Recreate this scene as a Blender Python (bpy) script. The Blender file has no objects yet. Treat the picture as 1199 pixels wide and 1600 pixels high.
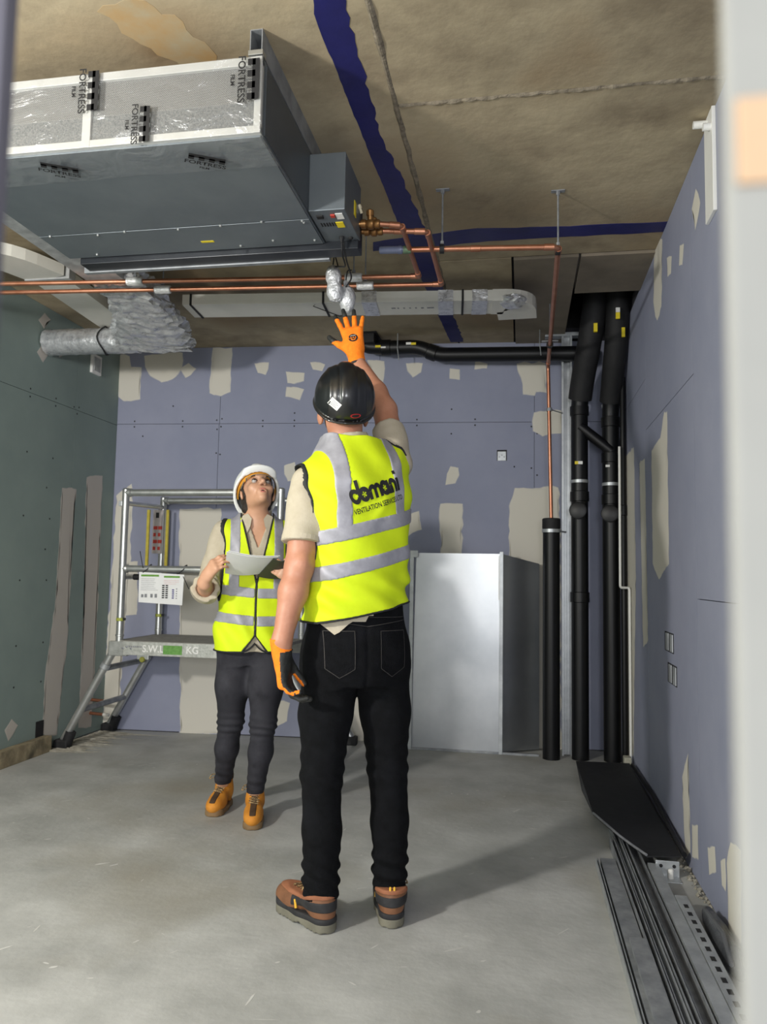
import bpy, bmesh, math, random
import numpy as np
from mathutils import Vector, Matrix
from mathutils.bvhtree import BVHTree
random.seed(7)
SC = bpy.context.scene
COL = SC.collection

# ------------------------------------------------------------------ camera
CAM_F, CAM_H = 1200.0, 1.17           # focal length in pixels of the 1199x1600 frame, eye height
_d = Vector((215, 103, CAM_F)).normalized()
_k = CAM_F * CAM_F / (103 - 0.018 * 215)
_u = Vector((0.018 * _k, -_k, CAM_F)).normalized()
_r = _d.cross(_u)
if _r.x < 0: _r = -_r
cam_data = bpy.data.cameras.new('camera')
cam = bpy.data.objects.new('camera', cam_data); COL.objects.link(cam)
cx = Vector((_r.x, _d.x, _u.x)); cy = -Vector((_r.y, _d.y, _u.y)); cz = -Vector((_r.z, _d.z, _u.z))
cam.matrix_world = Matrix(((cx.x, cy.x, cz.x, 0), (cx.y, cy.y, cz.y, 0), (cx.z, cy.z, cz.z, CAM_H), (0, 0, 0, 1)))
cam_data.sensor_fit = 'VERTICAL'; cam_data.sensor_height = 24.0; cam_data.lens = 24.0 * CAM_F / 1600
cam_data.clip_start = 0.02
cam_data.dof.use_dof = True; cam_data.dof.focus_distance = 2.9; cam_data.dof.aperture_fstop = 18.0 / 5.0
SC.camera = cam
# ------------------------------------------------------------------ view, world, lights
vs = SC.view_settings
vs.view_transform = 'Standard'; vs.look = 'None'; vs.gamma = 1.0; vs.use_curve_mapping = False
vs.exposure = 0.0
w = bpy.data.worlds.new('world'); SC.world = w; w.use_nodes = True
w.node_tree.nodes['Background'].inputs[0].default_value = (0.95, 0.97, 1.0, 1)
w.node_tree.nodes['Background'].inputs[1].default_value = 0.72
def area(name, loc, target, size, power, col, shape='DISK', sy=None):
    l = bpy.data.lights.new(name, 'AREA'); l.shape = shape; l.size = size
    if sy: l.size_y = sy
    l.energy = power; l.color = col
    o = bpy.data.objects.new(name, l); COL.objects.link(o); o.location = loc
    o.rotation_euler = (Vector(target) - Vector(loc)).to_track_quat('-Z', 'Y').to_euler()
    return o
def point(name, loc, r, power, col):
    l = bpy.data.lights.new(name, 'POINT'); l.shadow_soft_size = r; l.energy = power; l.color = col
    o = bpy.data.objects.new(name, l); COL.objects.link(o); o.location = loc
    return o
point('work_light', (-2.35, 0.40, 1.95), 0.10, 285, (1.0, 0.965, 0.91))          # site lamp on the left of the doorway
area('corridor_light', (0.1, -3.2, 1.5), (-1.0, 3.0, 1.7), 1.6, 140, (0.97, 0.98, 1.0), 'RECTANGLE', 1.2)

# ------------------------------------------------------------------ helpers
def lin(c):
    c = [v / 255.0 for v in c]
    return tuple(v / 12.92 if v <= 0.04045 else ((v + 0.055) / 1.055) ** 2.4 for v in c) + (1,)
MATS = {}
def mat(name, c1, c2=None, scale=8.0, rough=0.6, metal=0.0, bump=0.0, bscale=60.0, detail=5.0, stretch=(1, 1, 1),
        spec=0.5, rough2=None, alpha=None, coat=0.0, c3=None, s3=1.5, f3=0.5, lo=0.35, hi=0.65, aniso=0):
    if name in MATS: return MATS[name]
    m = bpy.data.materials.new(name); m.use_nodes = True
    nt = m.node_tree; N = nt.nodes; L = nt.links
    b = N['Principled BSDF']
    b.inputs['Roughness'].default_value = rough; b.inputs['Metallic'].default_value = metal
    b.inputs['Specular IOR Level'].default_value = spec
    b.inputs['Coat Weight'].default_value = coat
    tc = N.new('ShaderNodeTexCoord'); mp = N.new('ShaderNodeMapping'); mp.inputs['Scale'].default_value = stretch
    L.new(tc.outputs['Object'], mp.inputs['Vector'])
    c2 = c2 or c1
    nz = N.new('ShaderNodeTexNoise'); nz.inputs['Scale'].default_value = scale; nz.inputs['Detail'].default_value = detail
    nz.inputs['Roughness'].default_value = 0.62
    L.new(mp.outputs[0], nz.inputs['Vector'])
    rp = N.new('ShaderNodeValToRGB'); rp.color_ramp.elements[0].position = lo; rp.color_ramp.elements[1].position = hi
    rp.color_ramp.elements[0].color = lin(c1); rp.color_ramp.elements[1].color = lin(c2)
    L.new(nz.outputs['Fac'], rp.inputs['Fac'])
    out = rp.outputs['Color']
    if c3:
        n3 = N.new('ShaderNodeTexNoise'); n3.inputs['Scale'].default_value = s3; n3.inputs['Detail'].default_value = 6
        L.new(mp.outputs[0], n3.inputs['Vector'])
        r3 = N.new('ShaderNodeValToRGB'); r3.color_ramp.elements[0].position = f3; r3.color_ramp.elements[1].position = min(1, f3 + 0.18)
        L.new(n3.outputs['Fac'], r3.inputs['Fac'])
        mx = N.new('ShaderNodeMix'); mx.data_type = 'RGBA'
        L.new(r3.outputs['Color'], mx.inputs['Factor']); L.new(out, mx.inputs['A']); mx.inputs['B'].default_value = lin(c3)
        out = mx.outputs['Result']
    L.new(out, b.inputs['Base Color'])
    if rough2 is not None:
        mr = N.new('ShaderNodeMapRange'); mr.inputs['To Min'].default_value = rough; mr.inputs['To Max'].default_value = rough2
        L.new(nz.outputs['Fac'], mr.inputs['Value']); L.new(mr.outputs[0], b.inputs['Roughness'])
    if bump:
        nb = N.new('ShaderNodeTexNoise'); nb.inputs['Scale'].default_value = bscale; nb.inputs['Detail'].default_value = 4
        L.new(mp.outputs[0], nb.inputs['Vector'])
        bp = N.new('ShaderNodeBump'); bp.inputs['Strength'].default_value = bump; bp.inputs['Distance'].default_value = 0.01
        L.new(nb.outputs['Fac'], bp.inputs['Height']); L.new(bp.outputs[0], b.inputs['Normal'])
    if alpha is not None:
        b.inputs['Alpha'].default_value = alpha
    MATS[name] = m
    return m

def obj(name, me, m=None, parent=None, loc=None, smooth=False):
    """link a mesh (bmesh or mesh data) as one object"""
    if isinstance(me, bmesh.types.BMesh):
        d = bpy.data.meshes.new(name); me.to_mesh(d); me.free(); me = d
    o = bpy.data.objects.new(name, me); COL.objects.link(o)
    if m:
        ms = m if isinstance(m, (list, tuple)) else [m]
        if not me.materials:
            for q in ms: me.materials.append(q)
    if parent: o.parent = parent
    if loc: o.location = loc
    if smooth:
        me.polygons.foreach_set('use_smooth', [True] * len(me.polygons))
    return o
def empty(name, loc=(0, 0, 0), rz=0.0):
    o = bpy.data.objects.new(name, None); COL.objects.link(o); o.location = loc; o.rotation_euler = (0, 0, rz)
    o.empty_display_size = 0.1
    return o
def tag(o, label, cat=None, group=None, kind=None):
    if label: o['label'] = label
    if cat: o['category'] = cat
    if group: o['group'] = group
    if kind: o['kind'] = kind
    return o
def rel(o, loc):
    """shift mesh data so that the object's origin sits at loc"""
    o.data.transform(Matrix.Translation(-Vector(loc))); o.location = loc
    return o
def box(bm, lo, hi, bev=0.0, mtx=None):
    lo = Vector(lo); hi = Vector(hi)
    r = bmesh.ops.create_cube(bm, size=1.0)
    vs_ = r['verts']
    c = (lo + hi) / 2; s = hi - lo
    for v in vs_: v.co = Vector((v.co.x * s.x, v.co.y * s.y, v.co.z * s.z)) + c
    if bev:
        es = list({e for v in vs_ for e in v.link_edges})
        rr = bmesh.ops.bevel(bm, geom=es, offset=bev, segments=2, profile=0.6, affect='EDGES')
        vs_ = list({v for f in rr['faces'] for v in f.verts} | {v for v in vs_ if v.is_valid})
    if mtx is not None:
        for v in vs_: v.co = mtx @ v.co
    return bm
def B(lo, hi, bev=0.0, mtx=None):
    return box(bmesh.new(), lo, hi, bev, mtx)
def frame_of(t, ref=None):
    t = t.normalized()
    a = ref if ref is not None else (Vector((0, 0, 1)) if abs(t.z) < 0.9 else Vector((1, 0, 0)))
    x = t.cross(a).normalized(); y = x.cross(t).normalized()
    return x, y
def sweep(bm, pts, prof, ref=None, cap=True, scales=None, closed_prof=True):
    """sweep a 2D profile along a polyline"""
    pts = [Vector(p) for p in pts]; n = len(pts); rings = []; x = None
    for i, p in enumerate(pts):
        t = (pts[min(i + 1, n - 1)] - pts[max(i - 1, 0)]).normalized()
        if 0 < i < n - 1:
            t = ((pts[i + 1] - p).normalized() + (p - pts[i - 1]).normalized()).normalized()
        if ref is not None or x is None: x, y = frame_of(t, ref)
        else:                                   # carry the frame along so the tube does not twist
            x = (x - t * x.dot(t)).normalized(); y = x.cross(t).normalized()
        s = scales[i] if scales else 1.0
        rings.append([bm.verts.new(p + x * (q[0] * s) + y * (q[1] * s)) for q in prof])
    m = len(prof)
    for a, b in zip(rings, rings[1:]):
        for j in range(m if closed_prof else m - 1):
            bm.faces.new((a[j], a[(j + 1) % m], b[(j + 1) % m], b[j]))
    if cap and closed_prof:
        bm.faces.new(rings[0][::-1]); bm.faces.new(rings[-1])
    return bm
def circ(r, n=14):
    return [(r * math.cos(2 * math.pi * i / n), r * math.sin(2 * math.pi * i / n)) for i in range(n)]
def bend(pts, r, seg=6):
    """round the corners of a polyline"""
    pts = [Vector(p) for p in pts]; out = [pts[0]]
    for a, b, c in zip(pts, pts[1:], pts[2:]):
        u = (a - b); v = (c - b); d = min(r, u.length * 0.49, v.length * 0.49)
        p0 = b + u.normalized() * d; p1 = b + v.normalized() * d
        for i in range(seg + 1):
            t = i / seg
            out.append(p0 * (1 - t) ** 2 + b * 2 * t * (1 - t) + p1 * t * t)
    return out + [pts[-1]]
def tube(bm, pts, r, n=14, rr=0.0, scales=None):
    if rr: pts = bend(pts, rr)
    return sweep(bm, pts, circ(r, n), scales=scales)
def T(pts, r, n=14, rr=0.0, scales=None):
    return tube(bmesh.new(), pts, r, n, rr, scales)
def lathe(bm, base, axis, prof, n=20):
    """prof: list of (distance along axis, radius)"""
    axis = Vector(axis).normalized(); x, y = frame_of(axis); base = Vector(base); rings = []
    for h, r in prof:
        rings.append([bm.verts.new(base + axis * h + (x * math.cos(2 * math.pi * i / n) + y * math.sin(2 * math.pi * i / n)) * max(r, 1e-4)) for i in range(n)])
    for a, b in zip(rings, rings[1:]):
        for j in range(n): bm.faces.new((a[j], a[(j + 1) % n], b[(j + 1) % n], b[j]))
    bm.faces.new(rings[0][::-1]); bm.faces.new(rings[-1])
    return bm
def prism(bm, poly, fn, t0, t1):
    """extrude a 2D polygon between two offsets; fn(u, v, t) gives the 3D point"""
    a = [bm.verts.new(fn(u, v, t0)) for u, v in poly]; b = [bm.verts.new(fn(u, v, t1)) for u, v in poly]
    n = len(poly)
    bm.faces.new(a); bm.faces.new(b[::-1])
    for i in range(n): bm.faces.new((a[(i + 1) % n], a[i], b[i], b[(i + 1) % n]))
    bmesh.ops.recalc_face_normals(bm, faces=bm.faces[:])
    return bm
def auto_smooth(o, ang=40):
    me = o.data
    me.polygons.foreach_set('use_smooth', [True] * len(me.polygons))
    bm = bmesh.new(); bm.from_mesh(me)
    for e in bm.edges:
        if len(e.link_faces) == 2 and e.calc_face_angle(0) > math.radians(ang): e.smooth = False
    bm.to_mesh(me); bm.free()
    return o
def text_mesh(s, size=1.0, bold=0.0, width=1.0, extrude=0.0):
    cu = bpy.data.curves.new('lettering', 'FONT'); cu.body = s; cu.size = size; cu.offset = bold; cu.extrude = extrude
    cu.align_x = 'CENTER'; cu.align_y = 'CENTER'; cu.resolution_u = 3
    o = bpy.data.objects.new('lettering', cu); COL.objects.link(o)
    dg = bpy.context.evaluated_depsgraph_get()
    me = bpy.data.meshes.new_from_object(o.evaluated_get(dg))
    bpy.data.objects.remove(o); bpy.data.curves.remove(cu)
    me.transform(Matrix.Diagonal((width, 1, 1, 1)))
    me.materials.clear()
    return me
def place_text(name, s, size, m, origin, xdir, ydir, parent=None, bold=0.0, width=1.0):
    """flat lettering lying in the plane spanned by xdir, ydir"""
    x = Vector(xdir).normalized(); y = Vector(ydir); y = (y - x * y.dot(x)).normalized(); z = x.cross(y)
    me = text_mesh(s, size, bold, width)
    me.transform(Matrix(((x.x, y.x, z.x, origin[0]), (x.y, y.y, z.y, origin[1]), (x.z, y.z, z.z, origin[2]), (0, 0, 0, 1))))
    return obj(name, me, m, parent)

# ------------------------------------------------------------------ materials
M_floor = mat('floor_concrete', (152, 153, 150), (190, 191, 188), 2.6, 0.5, bump=0.15, bscale=30, detail=12, c3=(152, 148, 137), s3=0.9, f3=0.52, lo=.3, hi=.7, rough2=0.75)
M_ceil = mat('ceiling_concrete', (130, 117, 95), (190, 176, 146), 2.6, 0.85, bump=0.3, bscale=18, detail=12, c3=(126, 104, 76), s3=1.3, f3=0.53, lo=.3, hi=.72)
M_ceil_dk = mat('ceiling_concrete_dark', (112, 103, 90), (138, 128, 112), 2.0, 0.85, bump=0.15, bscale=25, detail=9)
M_lilac = mat('lilac_plasterboard', (140, 145, 166), (148, 152, 172), 2.5, 0.8, bump=0.03, bscale=120, detail=4)
M_green = mat('green_plasterboard', (126, 141, 137), (134, 149, 144), 2.0, 0.8, bump=0.03, bscale=120, detail=4)
M_backing = mat('dark_joint_backing', (50, 50, 56), (60, 60, 66), 6, 0.9)  # dark backing seen through the open joints
M_blue = mat('navy_paint', (24, 26, 84), (32, 34, 100), 5, 0.5, bump=0.1, bscale=40)
M_galv = mat('galvanised_steel', (168, 172, 175), (194, 198, 200), 12, 0.34, 0.6, bump=0.02, bscale=30, rough2=0.5)
M_galv_dk = mat('weathered_galvanised_steel', (128, 132, 136), (160, 163, 166), 14, 0.42, 0.45, bump=0.05, bscale=40, rough2=0.6)
M_unit = mat('unit_grey_sheet', (110, 118, 124), (122, 130, 135), 3, 0.40, 0.5)
M_unit_lt = mat('unit_light_frame', (176, 177, 174), (188, 189, 186), 6, 0.45, 0.2)
M_copper = mat('copper', (184, 124, 96), (202, 146, 118), 9, 0.3, 0.9, stretch=(1, 1, 1), rough2=0.5)
M_brass = mat('brass_valve', (132, 96, 58), (160, 120, 74), 20, 0.4, 0.8)
M_black = mat('black_hdpe', (10, 11, 13), (16, 17, 20), 10, 0.42, spec=0.35)
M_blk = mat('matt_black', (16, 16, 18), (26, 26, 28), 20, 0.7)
M_pvc = mat('white_pvc', (206, 205, 196), (214, 213, 205), 5, 0.45)
M_foil = mat('aluminium_foil', (190, 192, 196), (228, 230, 232), 30, 0.2, 0.62, bump=0.7, bscale=26, rough2=0.4)
M_filler = mat('jointing_compound', (186, 184, 174), (196, 194, 184), 7, 0.85, bump=0.08, bscale=40, stretch=(1, 1, 0.4))
M_white = mat('white_plastic', (226, 226, 222), (232, 232, 228), 6, 0.45)
M_paper = mat('white_paper', (226, 227, 226), (234, 235, 234), 6, 0.7)
M_timber = mat('rough_timber', (128, 116, 92), (158, 146, 118), 14, 0.85, bump=0.25, bscale=60, stretch=(3, 1, 1), c3=(84, 78, 62), s3=6, f3=0.55)
M_rubber = mat('black_rubber', (20, 20, 22), (34, 34, 36), 30, 0.75)
M_yellow = mat('yellow_label', (222, 200, 30), (230, 208, 40), 10, 0.5)
M_ink = mat('black_ink', (22, 22, 24), (30, 30, 32), 10, 0.7)
M_grey_ink = mat('grey_print', (120, 122, 126), (140, 142, 146), 80, 0.7)
M_green_ink = mat('green_print', (96, 150, 50), (108, 160, 60), 20, 0.6)
M_red = mat('red_print', (176, 52, 40), (186, 62, 48), 20, 0.6)
M_alu = mat('aluminium_tube', (186, 188, 186), (204, 206, 204), 12, 0.3, 0.85, rough2=0.45)
M_deck = mat('platform_deck', (140, 138, 130), (158, 156, 148), 20, 0.7, bump=0.2, bscale=120)

def patch_material(name, board, filler=(212, 208, 196)):
    """skim of jointing compound whose edge fades raggedly into the board colour"""
    m = bpy.data.materials.new(name); m.use_nodes = True
    nt = m.node_tree; N = nt.nodes; L = nt.links; b = N['Principled BSDF']; b.inputs['Roughness'].default_value = 0.85
    at = N.new('ShaderNodeAttribute'); at.attribute_name = 'cover'
    tc = N.new('ShaderNodeTexCoord'); mp = N.new('ShaderNodeMapping'); mp.inputs['Scale'].default_value = (1, 1, 0.35)
    L.new(tc.outputs['Object'], mp.inputs['Vector'])
    nz = N.new('ShaderNodeTexNoise'); nz.inputs['Scale'].default_value = 22; nz.inputs['Detail'].default_value = 6
    L.new(mp.outputs[0], nz.inputs['Vector'])
    ad = N.new('ShaderNodeMath'); ad.operation = 'MULTIPLY_ADD'; ad.inputs[1].default_value = 0.9
    L.new(nz.outputs['Fac'], ad.inputs[0]); L.new(at.outputs['Fac'], ad.inputs[2])
    rp = N.new('ShaderNodeValToRGB'); rp.color_ramp.elements[0].position = 0.55; rp.color_ramp.elements[1].position = 0.95
    L.new(ad.outputs[0], rp.inputs['Fac'])
    mx = N.new('ShaderNodeMix'); mx.data_type = 'RGBA'
    mx.inputs['A'].default_value = lin(board); mx.inputs['B'].default_value = lin(filler)
    L.new(rp.outputs['Color'], mx.inputs['Factor']); L.new(mx.outputs['Result'], b.inputs['Base Color'])
    return m
MP_lilac = patch_material('compound_on_lilac', (144, 148, 169))
MP_green = patch_material('compound_on_green', (130, 145, 140), (188, 182, 174))

# ------------------------------------------------------------------ the room
ZC, XL, XR = 2.87, -3.04, 0.68
def YB(x): return 5.517 + 0.06 * x
fl = obj('floor', B((XL - 0.1, -0.6, -0.12), (XR + 0.1, 5.75, 0.0)), M_floor); tag(fl, 'grey dusty concrete floor with pale scuffs', kind='structure')
# ceiling: slab pieces parted by open joints under a dark backing
ce = obj('ceiling', B((XL - 0.1, -0.2, ZC + 0.03), (0.27, 5.75, ZC + 0.14)), M_backing)
tag(ce, 'bare brown concrete soffit with navy painted stripes', kind='structure')
J = 0.006
def slab(x0, x1, y0, y1, m=M_ceil, drop=0.0):
    return obj('slab', B((x0 + J, y0 + J, ZC - drop), (x1 - J, y1 - J, ZC + 0.05), 0.003), m, ce)
slab(XL - 0.1, -0.452, -0.2, 5.75)
slab(-0.452, XR + 0.1, -0.2, 2.62); slab(-0.452, XR + 0.1, 2.62, 4.02)
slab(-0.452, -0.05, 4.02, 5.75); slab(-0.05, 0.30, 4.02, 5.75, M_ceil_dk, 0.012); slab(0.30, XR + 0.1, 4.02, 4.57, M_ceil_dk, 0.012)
# rough mortar ribs along the joints
def rib(pts, wd):
    bm = bmesh.new(); top = []; n = 60
    a, b = Vector(pts[0]), Vector(pts[1]); t = (b - a).normalized(); s = Vector((-t.y, t.x, 0))
    rows = []
    for i in range(n + 1):
        p = a.lerp(b, i / n); w0 = wd * random.uniform(0.55, 1.0); w1 = wd * random.uniform(0.55, 1.0); h = random.uniform(0.004, 0.011)
        rows.append([bm.verts.new(p + s * w0), bm.verts.new(p + s * w0 * 0.2 + Vector((0, 0, -h))), bm.verts.new(p - s * w1 * 0.3 + Vector((0, 0, -h * random.uniform(.5, 1)))), bm.verts.new(p - s * w1)])
    for u, v in zip(rows, rows[1:]):
        for j in range(3): bm.faces.new((u[j], v[j], v[j + 1], u[j + 1]))
    return obj('mortar_rib', bm, mat('joint_mortar', (104, 96, 82), (140, 130, 112), 30, 0.9, bump=0.4, bscale=80), ce)
rib([(-0.452, 0.2, ZC + 0.001), (-0.452, 4.5, ZC + 0.001)], 0.017); rib([(-0.44, 2.62, ZC + 0.001), (0.68, 2.62, ZC + 0.001)], 0.012)
# painted stripes
def ragged(pts, amp, step):
    out = []
    for a, b in zip(pts, pts[1:]):
        a = Vector(a); b = Vector(b); n = max(1, int((b - a).length / step)); s = Vector((-(b - a).y, (b - a).x)).normalized()
        for i in range(n): out.append(tuple(a.lerp(b, i / n) + s * random.uniform(-amp, amp)))
    return out + [tuple(pts[-1])]
SL = [(-0.60, 1.6), (-0.605, 2.02), (-0.628, 2.15), (-0.618, 2.48), (-0.613, 2.76), (-0.597, 3.29), (-0.586, 3.89), (-0.555, 4.55), (-0.51, 5.46)]
SR = [(-0.515, 1.6), (-0.518, 2.04), (-0.527, 2.17), (-0.528, 2.38), (-0.531, 2.55), (-0.54, 2.79), (-0.515, 3.05), (-0.481, 3.40), (-0.468, 3.64), (-0.462, 4.3), (-0.412, 5.46)]
def zpl(u, v, t): return (u, v, ZC - t)
def strip_between(name, L_, R_, m, parent, fn, th):
    bm = bmesh.new(); n = 110
    def at(P, y):
        for a, b in zip(P, P[1:]):
            if a[1] <= y <= b[1]: return a[0] + (b[0] - a[0]) * (y - a[1]) / (b[1] - a[1])
        return P[-1][0]
    rows = []
    y0, y1 = L_[0][1], L_[-1][1]
    for i in range(n + 1):
        y = y0 + (y1 - y0) * i / n
        l = at(L_, y) + random.uniform(-.002, .002); r = at(R_, y) + random.uniform(-.009, .006)
        rows.append((bm.verts.new(fn(l, y, 0)), bm.verts.new(fn(l, y, th)), bm.verts.new(fn(r, y, th)), bm.verts.new(fn(r, y, 0))))
    for a, b in zip(rows, rows[1:]):
        for j in range(3): bm.faces.new((a[j], b[j], b[j + 1], a[j + 1]))
    bmesh.ops.recalc_face_normals(bm, faces=bm.faces[:])
    return obj(name, bm, m, parent)
tag(strip_between('painted_stripe', SL, SR, M_blue, ce, zpl, 0.0015), 'long navy painted stripe with one ragged edge')
S2 = [(-0.752, 3.73), (-0.362, 3.665), (-0.22, 3.649), (0.164, 3.682), (0.69, 3.70), (0.69, 3.812), (0.169, 3.797), (-0.163, 3.795), (-0.377, 3.82), (-0.772, 3.837)]
tag(obj('painted_stripe', prism(bmesh.new(), ragged(S2, 0.004, 0.06), zpl, -0.001, 0.002), M_blue, ce), 'shorter navy stripe crossing toward the right wall')
tag(obj('rust_stain', prism(bmesh.new(), ragged([(-1.28, 2.02), (-1.14, 1.98), (-1.04, 2.1), (-1.0, 2.3), (-1.1, 2.36), (-1.2, 2.2), (-1.28, 2.02)], 0.015, 0.03), zpl, -0.001, 0.0006),
        mat('rust_stain', (168, 136, 90), (164, 150, 122), 9, 0.85, detail=8), ce), None)
# riser opening above the soil stacks, its darkness put into black sides
rs = obj('trim_1', B((0.28, 4.56, ZC + 0.02), (0.30, 5.75, ZC + 0.6)), M_blk); tag(rs, 'sides of the riser opening in the ceiling, coloured black for its shade', kind='structure')
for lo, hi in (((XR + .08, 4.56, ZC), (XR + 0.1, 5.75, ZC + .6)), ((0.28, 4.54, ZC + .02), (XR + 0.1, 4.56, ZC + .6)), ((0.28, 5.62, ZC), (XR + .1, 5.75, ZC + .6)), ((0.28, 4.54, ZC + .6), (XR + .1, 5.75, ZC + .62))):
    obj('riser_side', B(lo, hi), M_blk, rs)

def wall_fn(kind):
    if kind == 'back': return lambda u, v, t: (u + 0.06 * t, YB(u) - t, v)
    if kind == 'right': return lambda u, v, t: (XR - t, u, v)
    return lambda u, v, t: (XL + t, u, v)
def ragpoly(poly, amp, step):
    return ragged([Vector(p) for p in poly] + [Vector(poly[0])], amp, step)[:-1]
def patches(wall, kind, data, m):
    fn = wall_fn(kind)
    for poly in data:
        P = [Vector(p) for p in ragpoly(poly, 0.006, 0.045)]
        c = sum(P, Vector((0, 0))) / len(P)
        bm = bmesh.new(); lay = bm.verts.layers.float.new('cover')
        feather = 0.022
        ins = []; outs = []
        n = len(P)
        area2 = sum(P[i].x * P[(i + 1) % n].y - P[(i + 1) % n].x * P[i].y for i in range(n))
        sg = 1 if area2 > 0 else -1
        for i in range(n):
            tn = (P[(i + 1) % n] - P[i - 1])
            nn = Vector((tn.y, -tn.x)).normalized() * sg
            outs.append(P[i] + nn * feather * random.uniform(.2, .8)); ins.append(P[i] - nn * feather * 0.25)
        vo = []; vi = []
        for q in outs:
            v = bm.verts.new(fn(q.x, q.y, 0.0006)); v[lay] = 0.0; vo.append(v)
        for q in ins:
            v = bm.verts.new(fn(q.x, q.y, 0.0016)); v[lay] = 1.0; vi.append(v)
        for i in range(n): bm.faces.new((vo[i], vo[(i + 1) % n], vi[(i + 1) % n], vi[i]))
        f = bm.faces.new(vi); bmesh.ops.triangulate(bm, faces=[f])
        bmesh.ops.recalc_face_normals(bm, faces=bm.faces[:])
        bm.faces.ensure_lookup_table()
        obj('filler_patch', bm, m, wall)
def screws(wall, kind, pts):
    fn = wall_fn(kind); bm = bmesh.new()
    for u, v in pts:
        prism(bm, [(u + 0.0065 * math.cos(a), v + 0.0065 * math.sin(a)) for a in [k * math.pi / 3 for k in range(6)]], fn, -0.001, 0.001)
    o = obj('screw_heads', bm, M_ink, wall); o['kind'] = 'stuff'
def boards(wall, kind, rects, m):
    fn = wall_fn(kind); g = 0.0016
    for u0, u1, v0, v1 in rects:
        obj('plasterboard', prism(bmesh.new(), [(u0 + g, v0 + g), (u1 - g, v0 + g), (u1 - g, v1 - g), (u0 + g, v1 - g)], fn, -0.0125, 0.0), m, wall)
# back wall
wb = obj('wall_back', prism(bmesh.new(), [(XL - .1, 0), (XR + .1, 0), (XR + .1, ZC + .1), (XL - .1, ZC + .1)], wall_fn('back'), -0.10, -0.012), M_backing)
tag(wb, 'lilac plasterboard back wall with dabs of filler', kind='structure')
boards(wb, 'back', [(XL, -2.235, 0.006, 2.283), (-2.235, -1.03, 0.006, 2.283), (-1.03, 0.09, 0.006, 2.283), (0.09, XR, 0.006, 2.283), (XL, -2.232, 2.283, ZC), (-2.232, -1.03, 2.283, ZC), (-1.03, 0.09, 2.283, ZC), (0.09, XR, 2.283, ZC)], M_lilac)
BACK_PATCHES = [[(-3.06, 2.82), (-2.96, 2.81), (-2.95, 2.72), (-2.87, 2.72), (-2.87, 2.48), (-2.99, 2.47), (-3.03, 2.5)], [(-2.84, 2.81), (-2.54, 2.83), (-2.55, 2.71), (-2.61, 2.63), (-2.7, 2.61), (-2.79, 2.66), (-2.84, 2.73)], [(-2.55, 2.71), (-2.49, 2.75), (-2.44, 2.7), (-2.51, 2.64)], [(-2.3, 2.86), (-2.16, 2.86), (-2.16, 2.53), (-2.23, 2.5), (-2.32, 2.52)], [(-1.97, 2.74), (-1.87, 2.74), (-1.87, 2.7), (-1.89, 2.66), (-1.95, 2.67)], [(-1.73, 2.67), (-1.6, 2.66), (-1.6, 2.6), (-1.72, 2.59)], [(-1.72, 2.55), (-1.6, 2.54), (-1.63, 2.46), (-1.72, 2.49)], [(-1.55, 2.74), (-1.44, 2.72), (-1.46, 2.68), (-1.53, 2.69)], [(-1.72, 1.96), (-1.65, 1.99), (-1.62, 1.86), (-1.7, 1.85)], [(-1.12, 2.75), (-1.0, 2.74), (-1.01, 2.53), (-1.04, 2.52)], [(-0.83, 2.72), (-0.71, 2.72), (-0.73, 2.66), (-0.79, 2.62)], [(-0.51, 2.68), (-0.45, 2.67), (-0.45, 2.61), (-0.51, 2.61)], [(-0.33, 2.72), (-0.25, 2.71), (-0.25, 2.68), (-0.33, 2.68)], [(-0.03, 2.71), (0.17, 2.71), (0.17, 2.5), (0.1, 2.51), (0.09, 2.48), (0.01, 2.49), (0.0, 2.61)], [(0.09, 2.35), (0.28, 2.36), (0.28, 2.2), (0.15, 2.19), (0.08, 2.22)], [(-0.53, 1.83), (-0.53, 1.91), (-0.5, 1.96), (-0.45, 1.95), (-0.44, 1.9), (-0.47, 1.84)], [(-0.83, 1.58), (-0.73, 1.63), (-0.71, 1.51), (-0.82, 1.45)], [(-0.57, 1.69), (-0.42, 1.69), (-0.42, 1.3), (-0.56, 1.3)], [(-0.08, 1.68), (-0.04, 1.8), (0.26, 1.81), (0.27, -0.03), (-0.08, -0.05)], [(-3.01, 1.73), (-2.9, 1.82), (-2.89, 1.13), (-2.92, 0.66), (-2.93, 0.02), (-3.04, 0.01)], [(-2.51, 1.63), (-2.2, 1.64), (-2.14, 0.01), (-2.44, 0.0)], [(-1.17, 0.32), (-1.04, 0.35), (-1.03, -0.01), (-1.19, -0.02)], [(-1.74, 0.25), (-1.64, 0.24), (-1.66, 0.12), (-1.72, 0.08)], [(-2.92, 1.23), (-2.83, 1.24), (-2.82, 0.85), (-2.9, 0.84)]]
patches(wb, 'back', BACK_PATCHES, MP_lilac)
sp = [(u, v) for u in (-2.9, -2.52, -1.9, -1.66, -0.75, -0.33) for v in (2.305, 2.262)] + [(-2.215, 2.32), (-2.255, 2.31), (-2.22, 2.26), (-2.25, 2.24), (-2.22, 2.05), (-2.25, 2.06), (-2.83, 2.19), (-2.6, 2.42), (-1.66, 2.36), (-0.5, 2.38), (-0.5, 2.2), (0.07, 2.25), (0.11, 2.2), (0.07, 1.95), (0.11, 1.9), (-0.05, 1.96)]
screws(wb, 'back', sp)
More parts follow.
